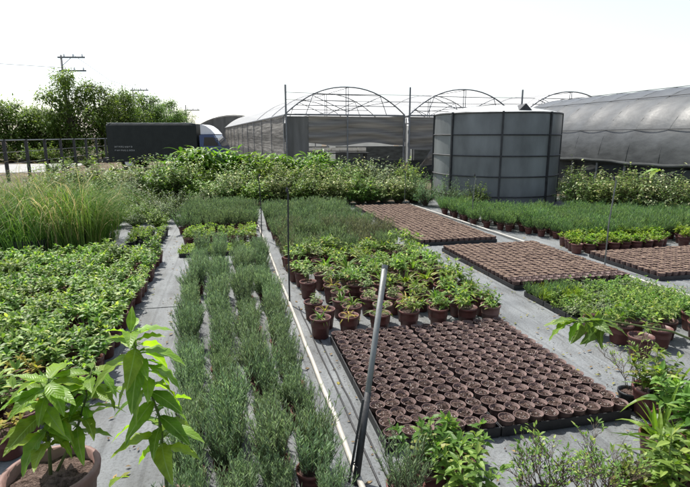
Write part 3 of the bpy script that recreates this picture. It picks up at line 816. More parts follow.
for i, (x, y, k, q) in enumerate(((-1.35, 10.0, 'green', .42), (-1.75, 10.1, 'dark', .45), (-1.3, 10.6, 'dark', .5), (-1.7, 10.75, 'green', .5), (-2.15, 10.4, 'green', .5), (-1.2, 11.3, 'dark', .55), (-1.65, 11.4, 'grey', .55), (-2.1, 11.2, 'dark', .6), (-2.6, 11.0, 'green', .6), (-1.0, 12.1, 'dark', .55), (-.7, 12.3, 'grey', .5))):
    shrub(k, x, y, q, f'at the far end of the left path, {nth(i + 1)} from the front', 'low shrubs at the far end of the left path')
shrub('feather', 4.75, 11.9, .95, 'left of the tank, nearest the white pipe end', 'shrubs by the tank')
shrub('feather', 5.15, 11.3, .95, 'standing right before the left side of the tank', 'shrubs by the tank')
shrub('feather', 4.75, 12.6, 1.05, 'behind the two feathery shrubs left of the tank', 'shrubs by the tank')
shrub('dark', 5.65, 10.95, .7, 'before the middle of the tank', 'shrubs by the tank', hs=1.15)
shrub('dark', 9.1, 12.2, 1.0, 'against the right side of the tank', 'shrubs by the tank', hs=1.1)
shrub('dark', 8.85, 11.1, .95, 'between the tank and the variegated hedge', 'shrubs by the tank')
for i in range(15):
    X = 7.75 + .33 * (i % 8) - .02 * i; Y = 9.9 - .32 * (i % 8) + (.55 if i >= 8 else 0)
    k = 'varieg' if i not in (3, 12) else 'grey'
    shrub(k, X + (.4 if i >= 8 else 0), Y, U(.85, 1.0), f'in the {"front" if i < 8 else "rear"} hedge row before the grey tunnel, {nth(i % 8 + 1)} from left', 'variegated hedge before the grey tunnel', hs=1.05)

# ------------------------------------------------------------------ pipes, hoses, stakes
def wob(p0, p1, n, a=.006):
    return [(p0[0] + (p1[0] - p0[0]) * i / n + U(-a, a), p0[1] + (p1[1] - p0[1]) * i / n, p0[2] + (p1[2] - p0[2]) * i / n) for i in range(n + 1)]
o = G().tube(wob((.575, 1.2, .028), (.5, 10.6, .028), 24), .016, 10).add('water_pipe', M['pipe'], smooth=True)
tag(o, 'long white pipe lying beside the needle-leaved rows', 'pipe')
o = G().tube(wob((4.74, 3.9, .03), (4.4, 12.1, .03), 22), .016, 10).add('water_pipe', M['pipe'], smooth=True)
tag(o, 'white pipe lying between the tray blocks on the right', 'pipe')
for i, (x, lb) in enumerate(((.655, 'nearest the white pipe'), (.715, 'nearest the small pots'))):
    o = G().tube(wob((x + .02, 1.1, .012), (x - .03, 4.0 + .9 * (1 - i), .012), 14, .005), .0055, 6).add('drip_hose', M['black'], smooth=True)
    tag(o, f'thin black hose running beside the near trays, {lb}', 'hose')
for (x, y, h, wh) in ((.55, 5.0, 1.16, 'rising beside the white pipe at the potted seedlings'), (4.77, 5.59, 1.15, 'standing by the right tray block'), (4.6, 9.05, .95, 'before the tank at the fine-leaved plants'),
                      (.49, 8.5, 1.05, 'beside the white pipe by the bright leafy pots'), (4.27, 12.1, .8, 'at the far end of the right white pipe')):
    t = thing('irrigation_stake', f'thin grey vertical riser {wh}', 'stake', (x, y, 0), 0, 'thin irrigation risers')
    G().tube([(0, 0, 0), (U(-.01, .01), 0, h * .5), (U(-.02, .02), U(-.02, .02), h)], .0085, 7).add('rod', M['steel'] if x > 1 else M['dark_steel'], t)
    G().lathe([(.014, 0), (.016, .01), (.012, .035), (.004, .05)], 8, capt=True).add('sprinkler_head', M['black'], t, (0, 0, h))
t = thing('slanted_post', 'thick grey steel post leaning right beside the near trays', 'post', (.545, 2.17, 0))
top = Vector((.215, .26, 1.04))
G().tube([(0, 0, 0), tuple(top)], .0155, 12).add('tube', M['steel'], t, smooth=True)
G().tube([tuple(top * .0), tuple(top * .42)], [.0185, .0175], 12).add('dark_sleeve', M['dark_steel'], t, smooth=True)
G().tube([tuple(top * .995), tuple(top * 1.012)], .0165, 12).add('end_cap', M['steel'], t)
G().tube([tuple(top * .09 + Vector((-.01, -.024, 0))), tuple(top * .1 + Vector((-.03, .0, 0))), tuple(top * .105 + Vector((.02, .02, 0)))], .004, 5).add('wire_tie', M['black'], t)
t = G().tube([(.515, 2.19, 0), (.6, 2.24, .42)], .0065, 7).add('thin_rod', M['dark_steel']); tag(t, 'thin dark rod leaning against the slanted post', 'rod')

# ------------------------------------------------------------------ water tank
TX, TY, TR, TH = 6.93, 12.55, 1.6, 2.27
t = thing('water_tank', 'round grey water tank with dark ribs, hoops and pale cone roof', 'tank', (TX, TY, -.02))
A0 = math.atan2(-TY, -TX) + radians(5)
pa = []
for k in range(8):
    g = G(); seg = 6
    a0 = A0 + k * pi / 4
    for zi in range(6):
        for j in range(seg + 1):
            a = a0 + pi / 4 * j / seg
            r = TR * (1 + .004 * sin(zi * 2.1 + j)) * (1.0 - .014 * sin(pi * j / seg))
            g.v.append((cos(a) * r, sin(a) * r, TH * zi / 5))
    for zi in range(5):
        for j in range(seg):
            q = zi * (seg + 1) + j
            g.face((q, q + 1, q + seg + 2, q + seg + 1))
    g.add('wall_panel', M['tank'], t, smooth=True)
    G().box((cos(a0) * (TR + .02), sin(a0) * (TR + .02), TH / 2 + .01), (.045, .042, TH + .02), 0, a0).add('rib', M['dark_steel'], t)
for z in (.28, .76, 1.25, 1.75, 2.26):
    g = G(); pts = []
    for k in range(65):
        a = A0 + 2 * pi * k / 64
        rr = TR * (1.0 - .014 * sin(pi * ((k % 8) / 8)))
        pts.append((cos(a) * (rr + .016), sin(a) * (rr + .016), z))
    g.tube(pts, .015, 6, 0, False).add('hoop', M['dark_steel'], t)
g = G(); g.v.append((-.1, .1, TH + .24))
for k in range(32):
    a = 2 * pi * k / 32
    g.v.append((cos(a) * TR * .5 - .05, sin(a) * TR * .5 + .05, TH + .17 + U(-.015, .015)))
for k in range(32):
    a = 2 * pi * k / 32
    g.v.append((cos(a) * TR * 1.0, sin(a) * TR * 1.0, TH + .012 + U(-.008, .008)))
for k in range(32):
    k2 = (k + 1) % 32
    g.face((0, 1 + k, 1 + k2)); g.face((1 + k, 33 + k, 33 + k2, 1 + k2))
rf = g.add('roof', M['tank_roof'], t, smooth=True)
va = A0 + radians(22)
g = G(); c = Vector((cos(va), sin(va), 0)); s_ = Vector((-sin(va), cos(va), 0))
p0 = c * TR * .88 + Vector((0, 0, TH + .045))
g.v += [tuple(p0 - s_ * .17), tuple(p0 + s_ * .17), tuple(p0 + Vector((0, 0, .16))), tuple(p0 - c * .4 + Vector((0, 0, .13)))]
g.face((0, 1, 2)); g.face((0, 2, 3)); g.face((1, 3, 2)); g.add('roof_vent', M['dark_steel'], rf)

# ------------------------------------------------------------------ arched greenhouses (three bays, open gables)
GY, GW, GZ, GP, GL = 19.5, 4.82, 2.52, 1.03, 31.0
def arch_pts(x0, w_, z0, rise, n=24, y=0.0, inset=0.0):
    return [(x0 + w_ / 2 - cos(pi * i / n) * (w_ / 2 - inset), y, z0 + (1 - abs(cos(pi * i / n)) ** 2.15) * (rise - inset)) for i in range(n + 1)]
bay_lab = ['leftmost open-fronted arched greenhouse bay with white film side wall', 'middle arched greenhouse bay behind the left side of the tank', 'rightmost arched greenhouse bay seen above the tank roof']
for b in range(3):
    t = thing('greenhouse_bay', bay_lab[b], 'greenhouse', (2.14 + b * (GW + .02), GY, -.03), radians(4.2), 'arched greenhouse bays')
    def tb(p, r=.025, name='frame_member', n=6, mat=None): return G().tube(p, r, n).add(name, mat or M['frame'], t)
    # end posts, with the tall mast on the corner
    for x, h in ((.03, 3.58), (GW - .03, GZ + .03)):
        tb([(x, 0, 0), (x, 0, h)], .042 if h < 3 else .036, 'post', 8)
    if b == 2: tb([(GW, 0, 0), (GW, 0, 3.55)], .035, 'post', 8)
    for y in (0, 3.2, 8.0):
        g = G(); g.tube(arch_pts(0, GW, GZ, GP, 28, y), .026, 6); g.add('arch', M['frame'], t)
        if y <= 3.2:
            for z_, ins in ((.34, .5), (.74, 1.0)):
                hw = GW / 2 * (max(0, 1 - z_ / GP) ** (1 / 2.15)) - .02
                tb([(GW / 2 - hw, y, GZ + z_), (GW / 2 + hw, y, GZ + z_)], .015, 'tie_bar')
            for dx in (-.045, .045): tb([(GW / 2 + dx, y, GZ - .02), (GW / 2 + dx, y, GZ + GP - .02)], .016, 'king_post')
            for s in (-1, 1):
                cx = GW / 2
                tb([(cx, y, GZ + .12), (cx + s * 1.35, y, GZ + .7)], .015, 'strut')
                tb([(cx + s * 1.35, y, GZ + .7), (cx + s * 1.62, y, GZ + .02)], .015, 'strut')
    tb([(GW / 2, -.04, 0), (GW / 2, -.04, GZ)], .03, 'post', 8)
    tb([(0, 0, GZ), (GW, 0, GZ)], .035, 'bottom_chord')
    for x in (0.0, GW): tb([(x, 0, GZ - .03), (x, GL, GZ - .03)], .05, 'gutter')
    for f_ in (.25, .5, .75):
        i = int(28 * f_); p = arch_pts(0, GW, GZ, GP, 28)[i]
        tb([(p[0], 0, p[2] - .03), (p[0], GL, p[2] - .03)], .014, 'purlin')
    # roof film from the third arch back
    g = G(); n = 24
    ys = [.12 + (GL - .12) * k / 14 for k in range(15)]
    for k, y in enumerate(ys):
        for p in arch_pts(0, GW, GZ, GP + .03 - (.03 if k % 2 else 0), n, y): g.v.append(p)
    for k in range(len(ys) - 1):
        for i in range(n): a = k * (n + 1) + i; g.face((a, a + 1, a + n + 2, a + n + 1))
    g.add('roof_film', M['roof_film'], t, smooth=True)
    # front curtain: gathered net hanging in folds, gap, and lower wall
    def drape(x0, x1, z0, z1, mat, name, y=.05, amp=.05, nz=10, nx=16, folds=3.0):
        g = G(); ph = U(0, 6)
        for a in range(nz + 1):
            for c_ in range(nx + 1):
                fx = c_ / nx; fz = a / nz
                sag = .06 * sin(pi * fx * 3 + ph) * (1 - fz)
                g.v.append((x0 + (x1 - x0) * fx, y + amp * sin(fz * pi * folds + 1.5 * sin(fx * 5 + ph)) + U(-.006, .006), z0 + (z1 - z0) * fz + sag))
        for a in range(nz):
            for c_ in range(nx): q = a * (nx + 1) + c_; g.face((q, q + 1, q + nx + 2, q + nx + 1))
        return g.add(name, mat, t, smooth=True)
    if b == 0:
        drape(.02, .9, .0, GZ - .06, M['curtain_grey'], 'grey_panel', .06, .015)
        drape(.88, GW - .02, 1.42, GZ - .05, M['curtain'], 'net_curtain', .05, .07, 14, 24, 5)
    else:
        drape(.02, GW - .02, 1.25, GZ - .05, M['curtain'], 'net_curtain', .05, .07, 14, 24, 5)
    drape(.93 if b == 0 else .1, GW - .1, .0, .78, M['dark_net'], 'lower_net', .07, .04, 8, 20, 3)
    # side wall of the leftmost bay
    if b == 0:
        g = G(); ny = 40; nz = 12
        for a in range(nz + 1):
            for c_ in range(ny + 1):
                fz = a / nz; y = .1 + (GL - .2) * c_ / ny
                g.v.append((-.02 + .035 * sin(fz * 14 + .4 * sin(y)) * (fz > .35), y, (GZ - .08) * fz))
        for a in range(nz):
            for c_ in range(ny): q = a * (ny + 1) + c_; g.face((q, q + 1, q + ny + 2, q + ny + 1), 0 if a >= 5 else 1)
        g.add('side_curtain', [M['curtain'], M['curtain_grey']], t, smooth=True)
        for y in range(0, 31, 3): tb([(-.06, y + .02, 0), (-.06, y + .02, GZ - .05)], .02, 'side_post')
    # white sheet added for the gap's brightness, inner posts, dark sheets imitating shade
    g = G(); g.box((GW / 2, 13.0, 1.2), (GW - .2, .02, 2.4)); g.add('bright_backing', M['white_film'], t)
    for k in range(3):
        tb([(GW * (k + 1) / 4, 3 + 2.2 * k, 0), (GW * (k + 1) / 4, 3 + 2.2 * k, GZ)], .03, 'inner_post')
    g = G(); g.box((GW / 2, 10.9, 1.92), (GW - .3, .03, 1.1)); g.add('interior_dark_upper', M['dark_net'], t)  # dark sheet in place of the dim interior
    g = G()
    g.box((GW / 2, 11.0, .56), (GW - .3, .04, 1.12)); g.add('interior_dark_lower', M['dark_net'], t)
# wires strung between the masts
for z, wh in ((3.28, 'upper'), (3.02, 'lower')):
    o = G().tube([(2.17, GY, z), (4.6, GY + .16, z - .03), (6.98, GY + .35, z), (9.4, GY + .52, z - .03), (11.8, GY + .7, z), (16.6, GY + 1.05, z)], .012, 5).add('tension_wire', M['frame'])
    tag(o, f'{wh} of two wires strung between the greenhouse masts', 'wire')
# pale boxes standing in for bright gaps inside the greenhouse
for i in range(9):
    x = 2.14 + 1.0 + .42 * i + U(-.05, .05); z = 0
    g = G(); g.box((0, 0, .04), (.36, .3, .05)); 
    for dx, dy, sx, sy in ((0, -.14, .36, .02), (0, .14, .36, .02), (-.17, 0, .02, .26), (.17, 0, .02, .26)): g.box((dx, dy, .12), (sx, sy, .17))
    o = g.add('fleck', M['fleck'], None, (x - .35, GY + 4.2 + U(-.2, .2), .97)); tag(o, f'pale crate standing in for a bright gap in the greenhouse, {nth(i + 1)} from the left', 'fleck', 'pale flecks standing in for bright gaps')
g = G(); g.box((0, 0, .92), (4.1, .6, .05))
for dx in (-1.9, 0, 1.9): g.box((dx, .2, .45), (.06, .06, .89)); g.box((dx, -.2, .45), (.06, .06, .89))
o = g.add('bench', M['dark_steel'], None, (4.45, GY + 4.25, -.005)); tag(o, 'dark bench carrying the pale flecks inside the left greenhouse bay', 'bench')

# torn rolled sheet hanging by the tank
g = G(); nx = 10
for a in range(9):
    for c_ in range(nx + 1):
        fx = c_ / nx; fz = a / 8
        g.v.append((.0 + 1.3 * fx, .08 * sin(fx * 7 + fz * 4), .55 + (1.5 * fx + .1) * fz + .1 * sin(fx * 3)))
for a in range(8):
    for c_ in range(nx): q = a * (nx + 1) + c_; g.face((q, q + 1, q + nx + 2, q + nx + 1))
o = g.add('hanging_sheet', M['curtain_grey'], None, (7.15, GY - .9, -.03), smooth=True); tag(o, 'loose grey plastic sheet drawn up left of the tank', 'plastic sheet')
g = G(); g.tube([(0, 0, 0), (0, 0, 2.45)], .045, 8); o = g.add('corner_post', M['frame'], None, (8.45, GY - .9, -.03)); tag(o, 'grey post holding the loose plastic sheet beside the tank', 'post')

# farther tunnel roof left behind the truck
t = thing('far_tunnel', 'low white film tunnel far behind the truck', 'greenhouse', (-3.4, 56, -.03), radians(4))
g = G(); n = 18
for y in range(0, 13, 3):
    for p in arch_pts(0, 8.5, 2.4, 1.45, n, y): g.v.append(p)
for k in range(4):
    for i in range(n): a = k * (n + 1) + i; g.face((a, a + 1, a + n + 2, a + n + 1))
g.add('roof_film', M['white_film'], t, smooth=True)
g = G(); g.v += [(0, .1, 0)] + [(p[0], .1, p[2] - .02) for p in arch_pts(0, 8.5, 2.4, 1.45, n)] + [(8.5, .1, 0)]; g.face(tuple(range(len(g.v)))); g.add('front_wall', M['curtain_grey'], t)
G().tube(arch_pts(0, 8.5, 2.4, 1.48, n, -.05), .04, 6).add('arch', M['frame'], t)

# ------------------------------------------------------------------ grey film tunnel on the right
t = thing('film_tunnel', 'long low tunnel of shiny grey film behind the hedge', 'greenhouse', (9.75, 4.0, -.02))
TW, TE, TP, TLn = 5.2, 1.08, 1.95, 13.2
def tun(fr, y, sag=0.0):
    a = pi * fr
    r = 1 - sag
    return (TW / 2 - cos(a) * TW / 2 * r, y, TE + sin(a) ** .9 * (TP) * r)
nb = 13; per = 6; n = 26
g = G(); rows = nb * per + 1
for k in range(rows):
    y = TLn * k / (rows - 1); ph = (k % per) / per
    for i in range(n + 1):
        sg = .011 * sin(pi * ph) + .002 * sin(i * 1.7 + k * .9) + U(0, .001)
        g.v.append(tun(i / n, y, sg))
for k in range(rows - 1):
    for i in range(n): a = k * (n + 1) + i; g.face((a, a + 1, a + n + 2, a + n + 1))
g.add('film_cover', M['grey_film'], t, smooth=True)
for k in range(nb + 1):
    y = TLn * k / nb
    G().tube([tun(i / 24, y, .0065) for i in range(25)], .018, 6).add('hoop', M['grey_film'], t, smooth=True)
    for x in (0, TW): G().tube([(x, y, 0), (x, y, TE)], .03, 6).add('leg', M['frame'], t)
for fr in (.12, .3, .46):
    G().tube([tun(fr, TLn * k / 26, -.006) for k in range(27)], .009, 5).add('film_strap', M['dark_steel'], t)
G().tube([(-.03 + .03 * sin(k * .9), TLn * k / 40, TE - .02 + .02 * sin(k * .55) + .012 * sin(k * 1.7)) for k in range(41)], .045, 8).add('rolled_film', M['dark_net'], t, smooth=True)
for x in (.06, TW - .06):  # dark sheets standing in for the shade under the open eaves
    g = G(); ny = 40
    for a in range(6):
        for c_ in range(ny + 1): g.v.append((x + .03 * sin(c_ * .8 + a), TLn * c_ / ny, (TE - .09) * a / 5))
    for a in range(5):
        for c_ in range(ny): q = a * (ny + 1) + c_; g.face((q, q + 1, q + ny + 2, q + ny + 1))
    g.add('eave_shade_sheet', M['dark_net'], t, smooth=True)
for y in (.03, TLn - .03):
    g = G(); b0 = len(g.v)
    g.v += [(0.03, y, 0)] + [tun(i / n, y, .015) for i in range(n + 1)] + [(TW - .03, y, 0)]
    g.face(tuple(range(len(g.v)))); g.add('end_sheet', M['dark_net'], t)

# ------------------------------------------------------------------ truck, fence, poles, trees
t = thing('parked_truck', 'dark tarp-covered truck with blue cab and white wind deflector', 'truck', (-3.55, 29.2, -.02), math.atan2(-1.04, 4.49))
g = G(); L_, W_, Z0, Z1 = 4.62, 2.0, .42, 2.36
prof = [(-W_ / 2, Z0), (-W_ / 2, Z1 - .1), (-W_ / 2 + .05, Z1 - .02), (-W_ / 2 + .12, Z1), (W_ / 2 - .12, Z1), (W_ / 2 - .05, Z1 - .02), (W_ / 2, Z1 - .1), (W_ / 2, Z0)]
nseg = 14
for k in range(nseg + 1):
    for (y, z) in prof:
        x = -L_ / 2 + L_ * k / nseg
        e = .04 if k in (0, nseg) else 0
        g.v.append((x, y * (1 - e * .5) + (.012 * (-1 if y < 0 else 1) if k % 2 else 0), z - (e if z > 1.5 else 0)))
m_ = len(prof)
for k in range(nseg):
    for i in range(m_ - 1): a = k * m_ + i; g.face((a, a + m_, a + m_ + 1, a + 1))
    g.face((k * m_ + m_ - 1, (k + 1) * m_ + m_ - 1, (k + 1) * m_, k * m_))
g.face(tuple(range(m_))); g.face(tuple(reversed(range(nseg * m_, nseg * m_ + m_))))
g.add('cargo_cover', M['tarp'], t)
G().box((0, -W_ / 2 + .12, Z1 + .012), (L_ - .1, .1, .02)).add('roof_edge', M['white'], t)
g = G()
for r_, (z, cnt) in enumerate(((1.18, 9), (1.0, 10))):
    for k in range(cnt):
        x = -1.92 + .105 * k
        h_ = U(.06, .1)
        g.box((x, -W_ / 2 - .017, z), (.016, .004, h_)); g.box((x + .025, -W_ / 2 - .017, z + U(-.03, .03)), (.045, .0045, .014))
        if R.random() < .6: g.box((x + .05, -W_ / 2 - .017, z), (.014, .004, h_ * .8))
stuff(g.add('faded_lettering', M['pale_mark'], t))
G().box((.5, 0, .5), (L_ + 2.0, 1.1, .2)).add('chassis', M['dark_steel'], t)
cabp = [(0, .45), (0, 1.75), (.1, 1.8), (.72, 1.8), (1.1, 1.2), (1.15, 1.0), (1.15, .45)]
g = G(); cw = .92
for y in (-cw, cw):
    for x, z in cabp: g.v.append((L_ / 2 + .12 + x, y, z))
k = len(cabp); g.face(tuple(range(k))); g.face(tuple(reversed(range(k, 2 * k))))
for i in range(k): j = (i + 1) % k; g.face((i, i + k, j + k, j))
g.add('cab', M['blue'], t)
df = [(.02, 1.81), (.02, 2.3), (.1, 2.3), (.3, 2.24), (.55, 2.06), (.76, 1.82)]
g = G(); cw = .8; k = len(df)
for y in (-cw, cw):
    for x, z in df: g.v.append((L_ / 2 + .14 + x, y, z))
g.face(tuple(range(k))); g.face(tuple(reversed(range(k, 2 * k))))
for i in range(k): j = (i + 1) % k; g.face((i, i + k, j + k, j))
g.add('wind_deflector', M['white'], t, smooth=False)
for s in (-1, 1):
    g = G(); xs = L_ / 2 + .12; y = s * .925
    g.v += [(xs + .2, y, 1.22), (xs + .98, y, 1.22), (xs + .72, y, 1.66), (xs + .25, y, 1.66)]; g.face((0, 1, 2, 3)); g.add('side_window', M['glass'], t)
    for x in (-1.3, L_ / 2 + .75):
        w_ = G(); w_.tube([(x, s * .72, .4), (x, s * .95, .4)], .4, 20); wo_ = w_.add('wheel', M['rubber'], t)
        G().tube([(x, s * .93, .4), (x, s * .965, .4)], .2, 14).add('rim', M['white'], wo_)
    G().box((L_ / 2 + 1.28, s * .7, .75), (.03, .25, .15)).add('headlight', M['white'], t)
    G().tube([(L_ / 2 + .9, s * .92, 1.6), (L_ / 2 + 1.08, s * 1.08, 1.62), (L_ / 2 + 1.08, s * 1.08, 1.3)], .02, 5).add('mirror', M['dark_steel'], t)
g = G(); xs = L_ / 2 + .13
g.v += [(xs + 1.105, -.8, 1.21), (xs + 1.105, .8, 1.21), (xs + .745, .74, 1.78), (xs + .745, -.74, 1.78)]; g.face((0, 1, 2, 3)); g.add('windscreen', M['glass'], t)

F0, F1 = Vector((-8.6, 20.7, -.03)), Vector((-7.7, 38.7, -.03))
t = thing('boundary_fence', 'dark post-and-wire fence before the pale road', 'fence', tuple(F0), 0)
nP = 9
for k in range(nP + 1):
    p = (F1 - F0) * (k / nP)
    G().box((p.x, p.y, .8), (.11, .11, 1.6), 0, .05).add('post', M['dark_steel'], t)
D_ = F1 - F0
for z, r_ in ((1.57, .028), (1.1, .01), (.65, .01), (.25, .01)):
    G().tube([(0.0, 0, z), (D_.x, D_.y, z)], r_, 5).add('rail', M['steel'] if z > 1.5 else M['frame'], t)

def tree_meshes(h, rad, nclump, per, leaf, trunk_h, mat):
    tr = G(); lf = G()
    tr.tube([(0, 0, -.1), (U(-.1, .1), U(-.1, .1), trunk_h * .6), (U(-.15, .15), U(-.15, .15), trunk_h + .3 * (h - trunk_h))], [.05 * h * .35 + .05, .03 * h * .35 + .04, .03], 8)
    for c in range(nclump):
        a = U(0, 6.28); zz = U(0, 1)
        env = rad * (sin(pi * (.12 + .8 * zz)) ** .8) * U(.35, 1.05)
        p = Vector((cos(a) * env, sin(a) * env, trunk_h + (h - trunk_h) * zz * U(.9, 1.05)))
        b = Vector((0, 0, trunk_h * .75 + (p.z - trunk_h * .75) * .45))
        if c % 2 == 0: tr.tube([tuple(b), tuple(b.lerp(p, .55) + Vector((0, 0, .1))), tuple(p)], [.045, .025, .01], 5, 0, False)
        cr = rad * U(.2, .36)
        for k in range(per):
            d = Vector((R.gauss(0, 1), R.gauss(0, 1), R.gauss(0, .75))); d.normalize()
            q = p + d * cr * U(.3, 1.05)
            l = leaf * U(.6, 1.2)
            lf.leaf(tuple(q), (d.x + U(-.6, .6), d.y + U(-.6, .6), d.z * .4 + U(-.4, .5)), l, l * U(.45, .62), U(.3, 1.1), .2, 2 if R.random() < .0 else 3, False, 0, .45)
    return lf.mesh('crown', mat), tr.mesh('trunk', M['bark'], True)
tv = [tree_meshes(5.6, 2.0, 95, 100, .22, .9, M['tree']) for _ in range(3)] + [tree_meshes(4.2, 2.0, 80, 95, .22, .3, M['tree']) for _ in range(3)]
TREES = [(-10.9, 41.0, 1.1, 0, 'tall bushy tree below the nearest utility pole'), (-9.3, 42.6, .98, 1, 'bushy tree right of the tall one by the utility pole'), (-8.2, 46.2, 1.0, 2, 'tree rising above the left end of the truck'),
         (-7.2, 52.5, .98, 0, 'tree behind the middle of the truck'), (-6.1, 59, .95, 1, 'tree behind the right half of the truck'), (-5.0, 64.5, .86, 2, 'farthest small tree above the right end of the truck'),
         (-15.0, 41.2, .98, 3, 'rounded tree second from the left edge of the photo'), (-13.4, 42.0, .85, 4, 'low tree just left of the tall bushy tree'), (-16.6, 40.2, 1.1, 5, 'leftmost tree, cut by the photo edge'),
         (-12.2, 43.6, .88, 5, 'low tree filling the gap left of the tall tree'), (-14.3, 44.5, .9, 3, 'tree half hidden behind the low left trees'), (-8.9, 49.0, .9, 1, 'tree half hidden behind those above the truck'), (-6.8, 56.0, .9, 2, 'tree half hidden behind the truck middle')]
for x, y, s, k, lb in TREES:
    t = thing('roadside_tree', lb, 'tree', (x, y, -.03), U(0, 6.28), 'trees beyond the fence', s)
    stuff(new('crown', tv[k][0], t)); new('trunk', tv[k][1], t)
hb = [shrub_parts(1.2, .9, 90, 14, .16, .08, M['tree']) for _ in range(2)]
for i in range(11):
    f, b = hb[i % 2]
    x = -19 + 1.25 * i
    t = thing('roadside_bush', f'low green bush along the far road edge, {nth(i + 1)} from the left', 'bush', (x, 37.6 + U(-.4, .6), -.03), U(0, 6), 'bushes along the far road edge', U(.7, 1.1))
    stuff(new('foliage', f, t)); new('branches', b, t)
for i, (x, y) in enumerate(((-8.0, 26.6), (-7.75, 31.5), (-8.3, 29.8))):
    f, b = hb[i % 2]
    t = thing('roadside_bush', f'dusty bush at the fence foot, {nth(i + 1)} of three', 'bush', (x, y, -.03), U(0, 6), 'bushes at the fence foot', .5)
    stuff(new('foliage', f, t)); new('branches', b, t)

def upole(x, y, h, label, arms, side=1):
    t = thing('utility_pole', label, 'utility pole', (x, y, -.03), -.2, 'utility poles')
    G().tube([(0, 0, 0), (0, 0, h)], [.12, .08], 10).add('shaft', M['concrete'], t, smooth=True)
    for z in arms:
        a = G().box((side * .85, -.13, z), (2.1, .1, .12)).add('crossarm', M['frame'], t)
        G().tube([(0.05, -.13, z - .65), (side * .8, -.13, z - .05)], .025, 5).add('brace', M['frame'], t)
        for k in range(3):
            G().lathe([(.05, 0), (.07, .05), (.05, .1), (.065, .14), (.03, .2)], 8, capt=True).add('insulator', M['white'], a, (side * (.3 + .7 * k), -.13, z + .06))
    return t
upole(-12.4, 46.0, 7.95, 'nearest utility pole with two crossarms above the tall tree', (7.75, 6.75))
upole(-10.6, 66.5, 7.3, 'middle utility pole above the trees behind the truck', (7.0, 6.3))
upole(-5.35, 75.4, 5.9, 'farthest utility pole above the right end of the truck', (5.2,))
for i, (z0, z1) in enumerate(((7.2, 7.2), (7.95, 7.9))):
    o = G().tube([(-40, 38, z0 + 1.0), (-26, 42.5, z0 - .05), (-12.3, 45.9, z1 - .25)] if i == 0 else [(-11.4, 45.6, z1), (-10.9, 56, 7.0), (-9.8, 66.3, 7.2)], .018, 4).add('overhead_wire', M['dark_steel'])
    tag(o, ['overhead wire running left from the nearest utility pole', 'overhead wire between the nearest and middle utility poles'][i], 'wire')

# ------------------------------------------------------------------ foreground plants
def big_leaf_mesh(L, W, droop, mat, segs=9, fold=.3, wav=.12):
    g = G(); g.leaf((0, 0, 0), (1, 0, .0), L, W, droop, fold, segs, True, 0, .4, 0, wav)
    # short leaf stalk
    g.tube([(-.03, 0, .0), (.01, 0, .0)], .0022, 4, 0, False)
    return g.mesh('leaf', mat, True)
def veined(m, freq, ang):
    nt = m.node_tree; bs = next(n for n in nt.nodes if n.type == 'BSDF_PRINCIPLED'); hsv = next(n for n in nt.nodes if n.type == 'HUE_SAT')
    tc = N(nt, 'ShaderNodeTexCoord'); sx = N(nt, 'ShaderNodeSeparateXYZ'); nt.links.new(tc.outputs['Object'], sx.inputs[0])
    ab = N(nt, 'ShaderNodeMath', operation='ABSOLUTE'); nt.links.new(sx.outputs[1], ab.inputs[0])
    mu = N(nt, 'ShaderNodeMath', operation='MULTIPLY_ADD'); mu.inputs[1].default_value = -ang; nt.links.new(ab.outputs[0], mu.inputs[0]); nt.links.new(sx.outputs[0], mu.inputs[2])
    fq = N(nt, 'ShaderNodeMath', operation='MULTIPLY'); fq.inputs[1].default_value = freq; nt.links.new(mu.outputs[0], fq.inputs[0])
    sn = N(nt, 'ShaderNodeMath', operation='SINE'); nt.links.new(fq.outputs[0], sn.inputs[0])
    pw = N(nt, 'ShaderNodeMapRange'); pw.inputs[1].default_value = .75; pw.inputs[2].default_value = 1.0; nt.links.new(sn.outputs[0], pw.inputs[0])
    mr = N(nt, 'ShaderNodeMapRange'); mr.inputs[1].default_value = .0012; mr.inputs[2].default_value = .0026; mr.inputs[3].default_value = 1; mr.inputs[4].default_value = 0; nt.links.new(ab.outputs[0], mr.inputs[0])
    mxm = N(nt, 'ShaderNodeMath', operation='MAXIMUM'); sc2 = N(nt, 'ShaderNodeMath', operation='MULTIPLY'); sc2.inputs[1].default_value = .16
    nt.links.new(pw.outputs[0], sc2.inputs[0]); nt.links.new(sc2.outputs[0], mxm.inputs[0]); nt.links.new(mr.outputs[0], mxm.inputs[1])
    no = N(nt, 'ShaderNodeTexNoise'); no.inputs['Scale'].default_value = 22; no.inputs['Detail'].default_value = 5; nt.links.new(tc.outputs['Object'], no.inputs[0])
    rr = ramp(nt, [(.3, (.62, .66, .6)), (.7, (1.25, 1.2, 1.1))]); nt.links.new(no.outputs[0], rr.inputs[0])
    m1 = N(nt, 'ShaderNodeMix'); m1.data_type = 'RGBA'; m1.blend_type = 'MULTIPLY'; m1.inputs[0].default_value = 1; nt.links.new(hsv.outputs[0], m1.inputs[6]); nt.links.new(rr.outputs[0], m1.inputs[7])
    m2 = N(nt, 'ShaderNodeMix'); m2.data_type = 'RGBA'; nt.links.new(mxm.outputs[0], m2.inputs[0]); nt.links.new(m1.outputs[2], m2.inputs[6]); m2.inputs[7].default_value = (.24, .34, .1, 1)
    nt.links.new(m2.outputs[2], bs.inputs['Base Color'])
    for l in list(nt.links):
        if l.from_node == hsv and l.to_node.type == 'MIX' and l.to_node != m1: nt.links.new(m2.outputs[2], l.to_socket)
    bp = N(nt, 'ShaderNodeBump'); bp.inputs['Strength'].default_value = .22; bp.inputs['Distance'].default_value = .002; bp.invert = True
    nt.links.new(sn.outputs[0], bp.inputs['Height']); nt.links.new(bp.outputs[0], bs.inputs['Normal'])
veined(M['sapling'], 480, 1.1); veined(M['sapling_dark'], 480, 1.1)
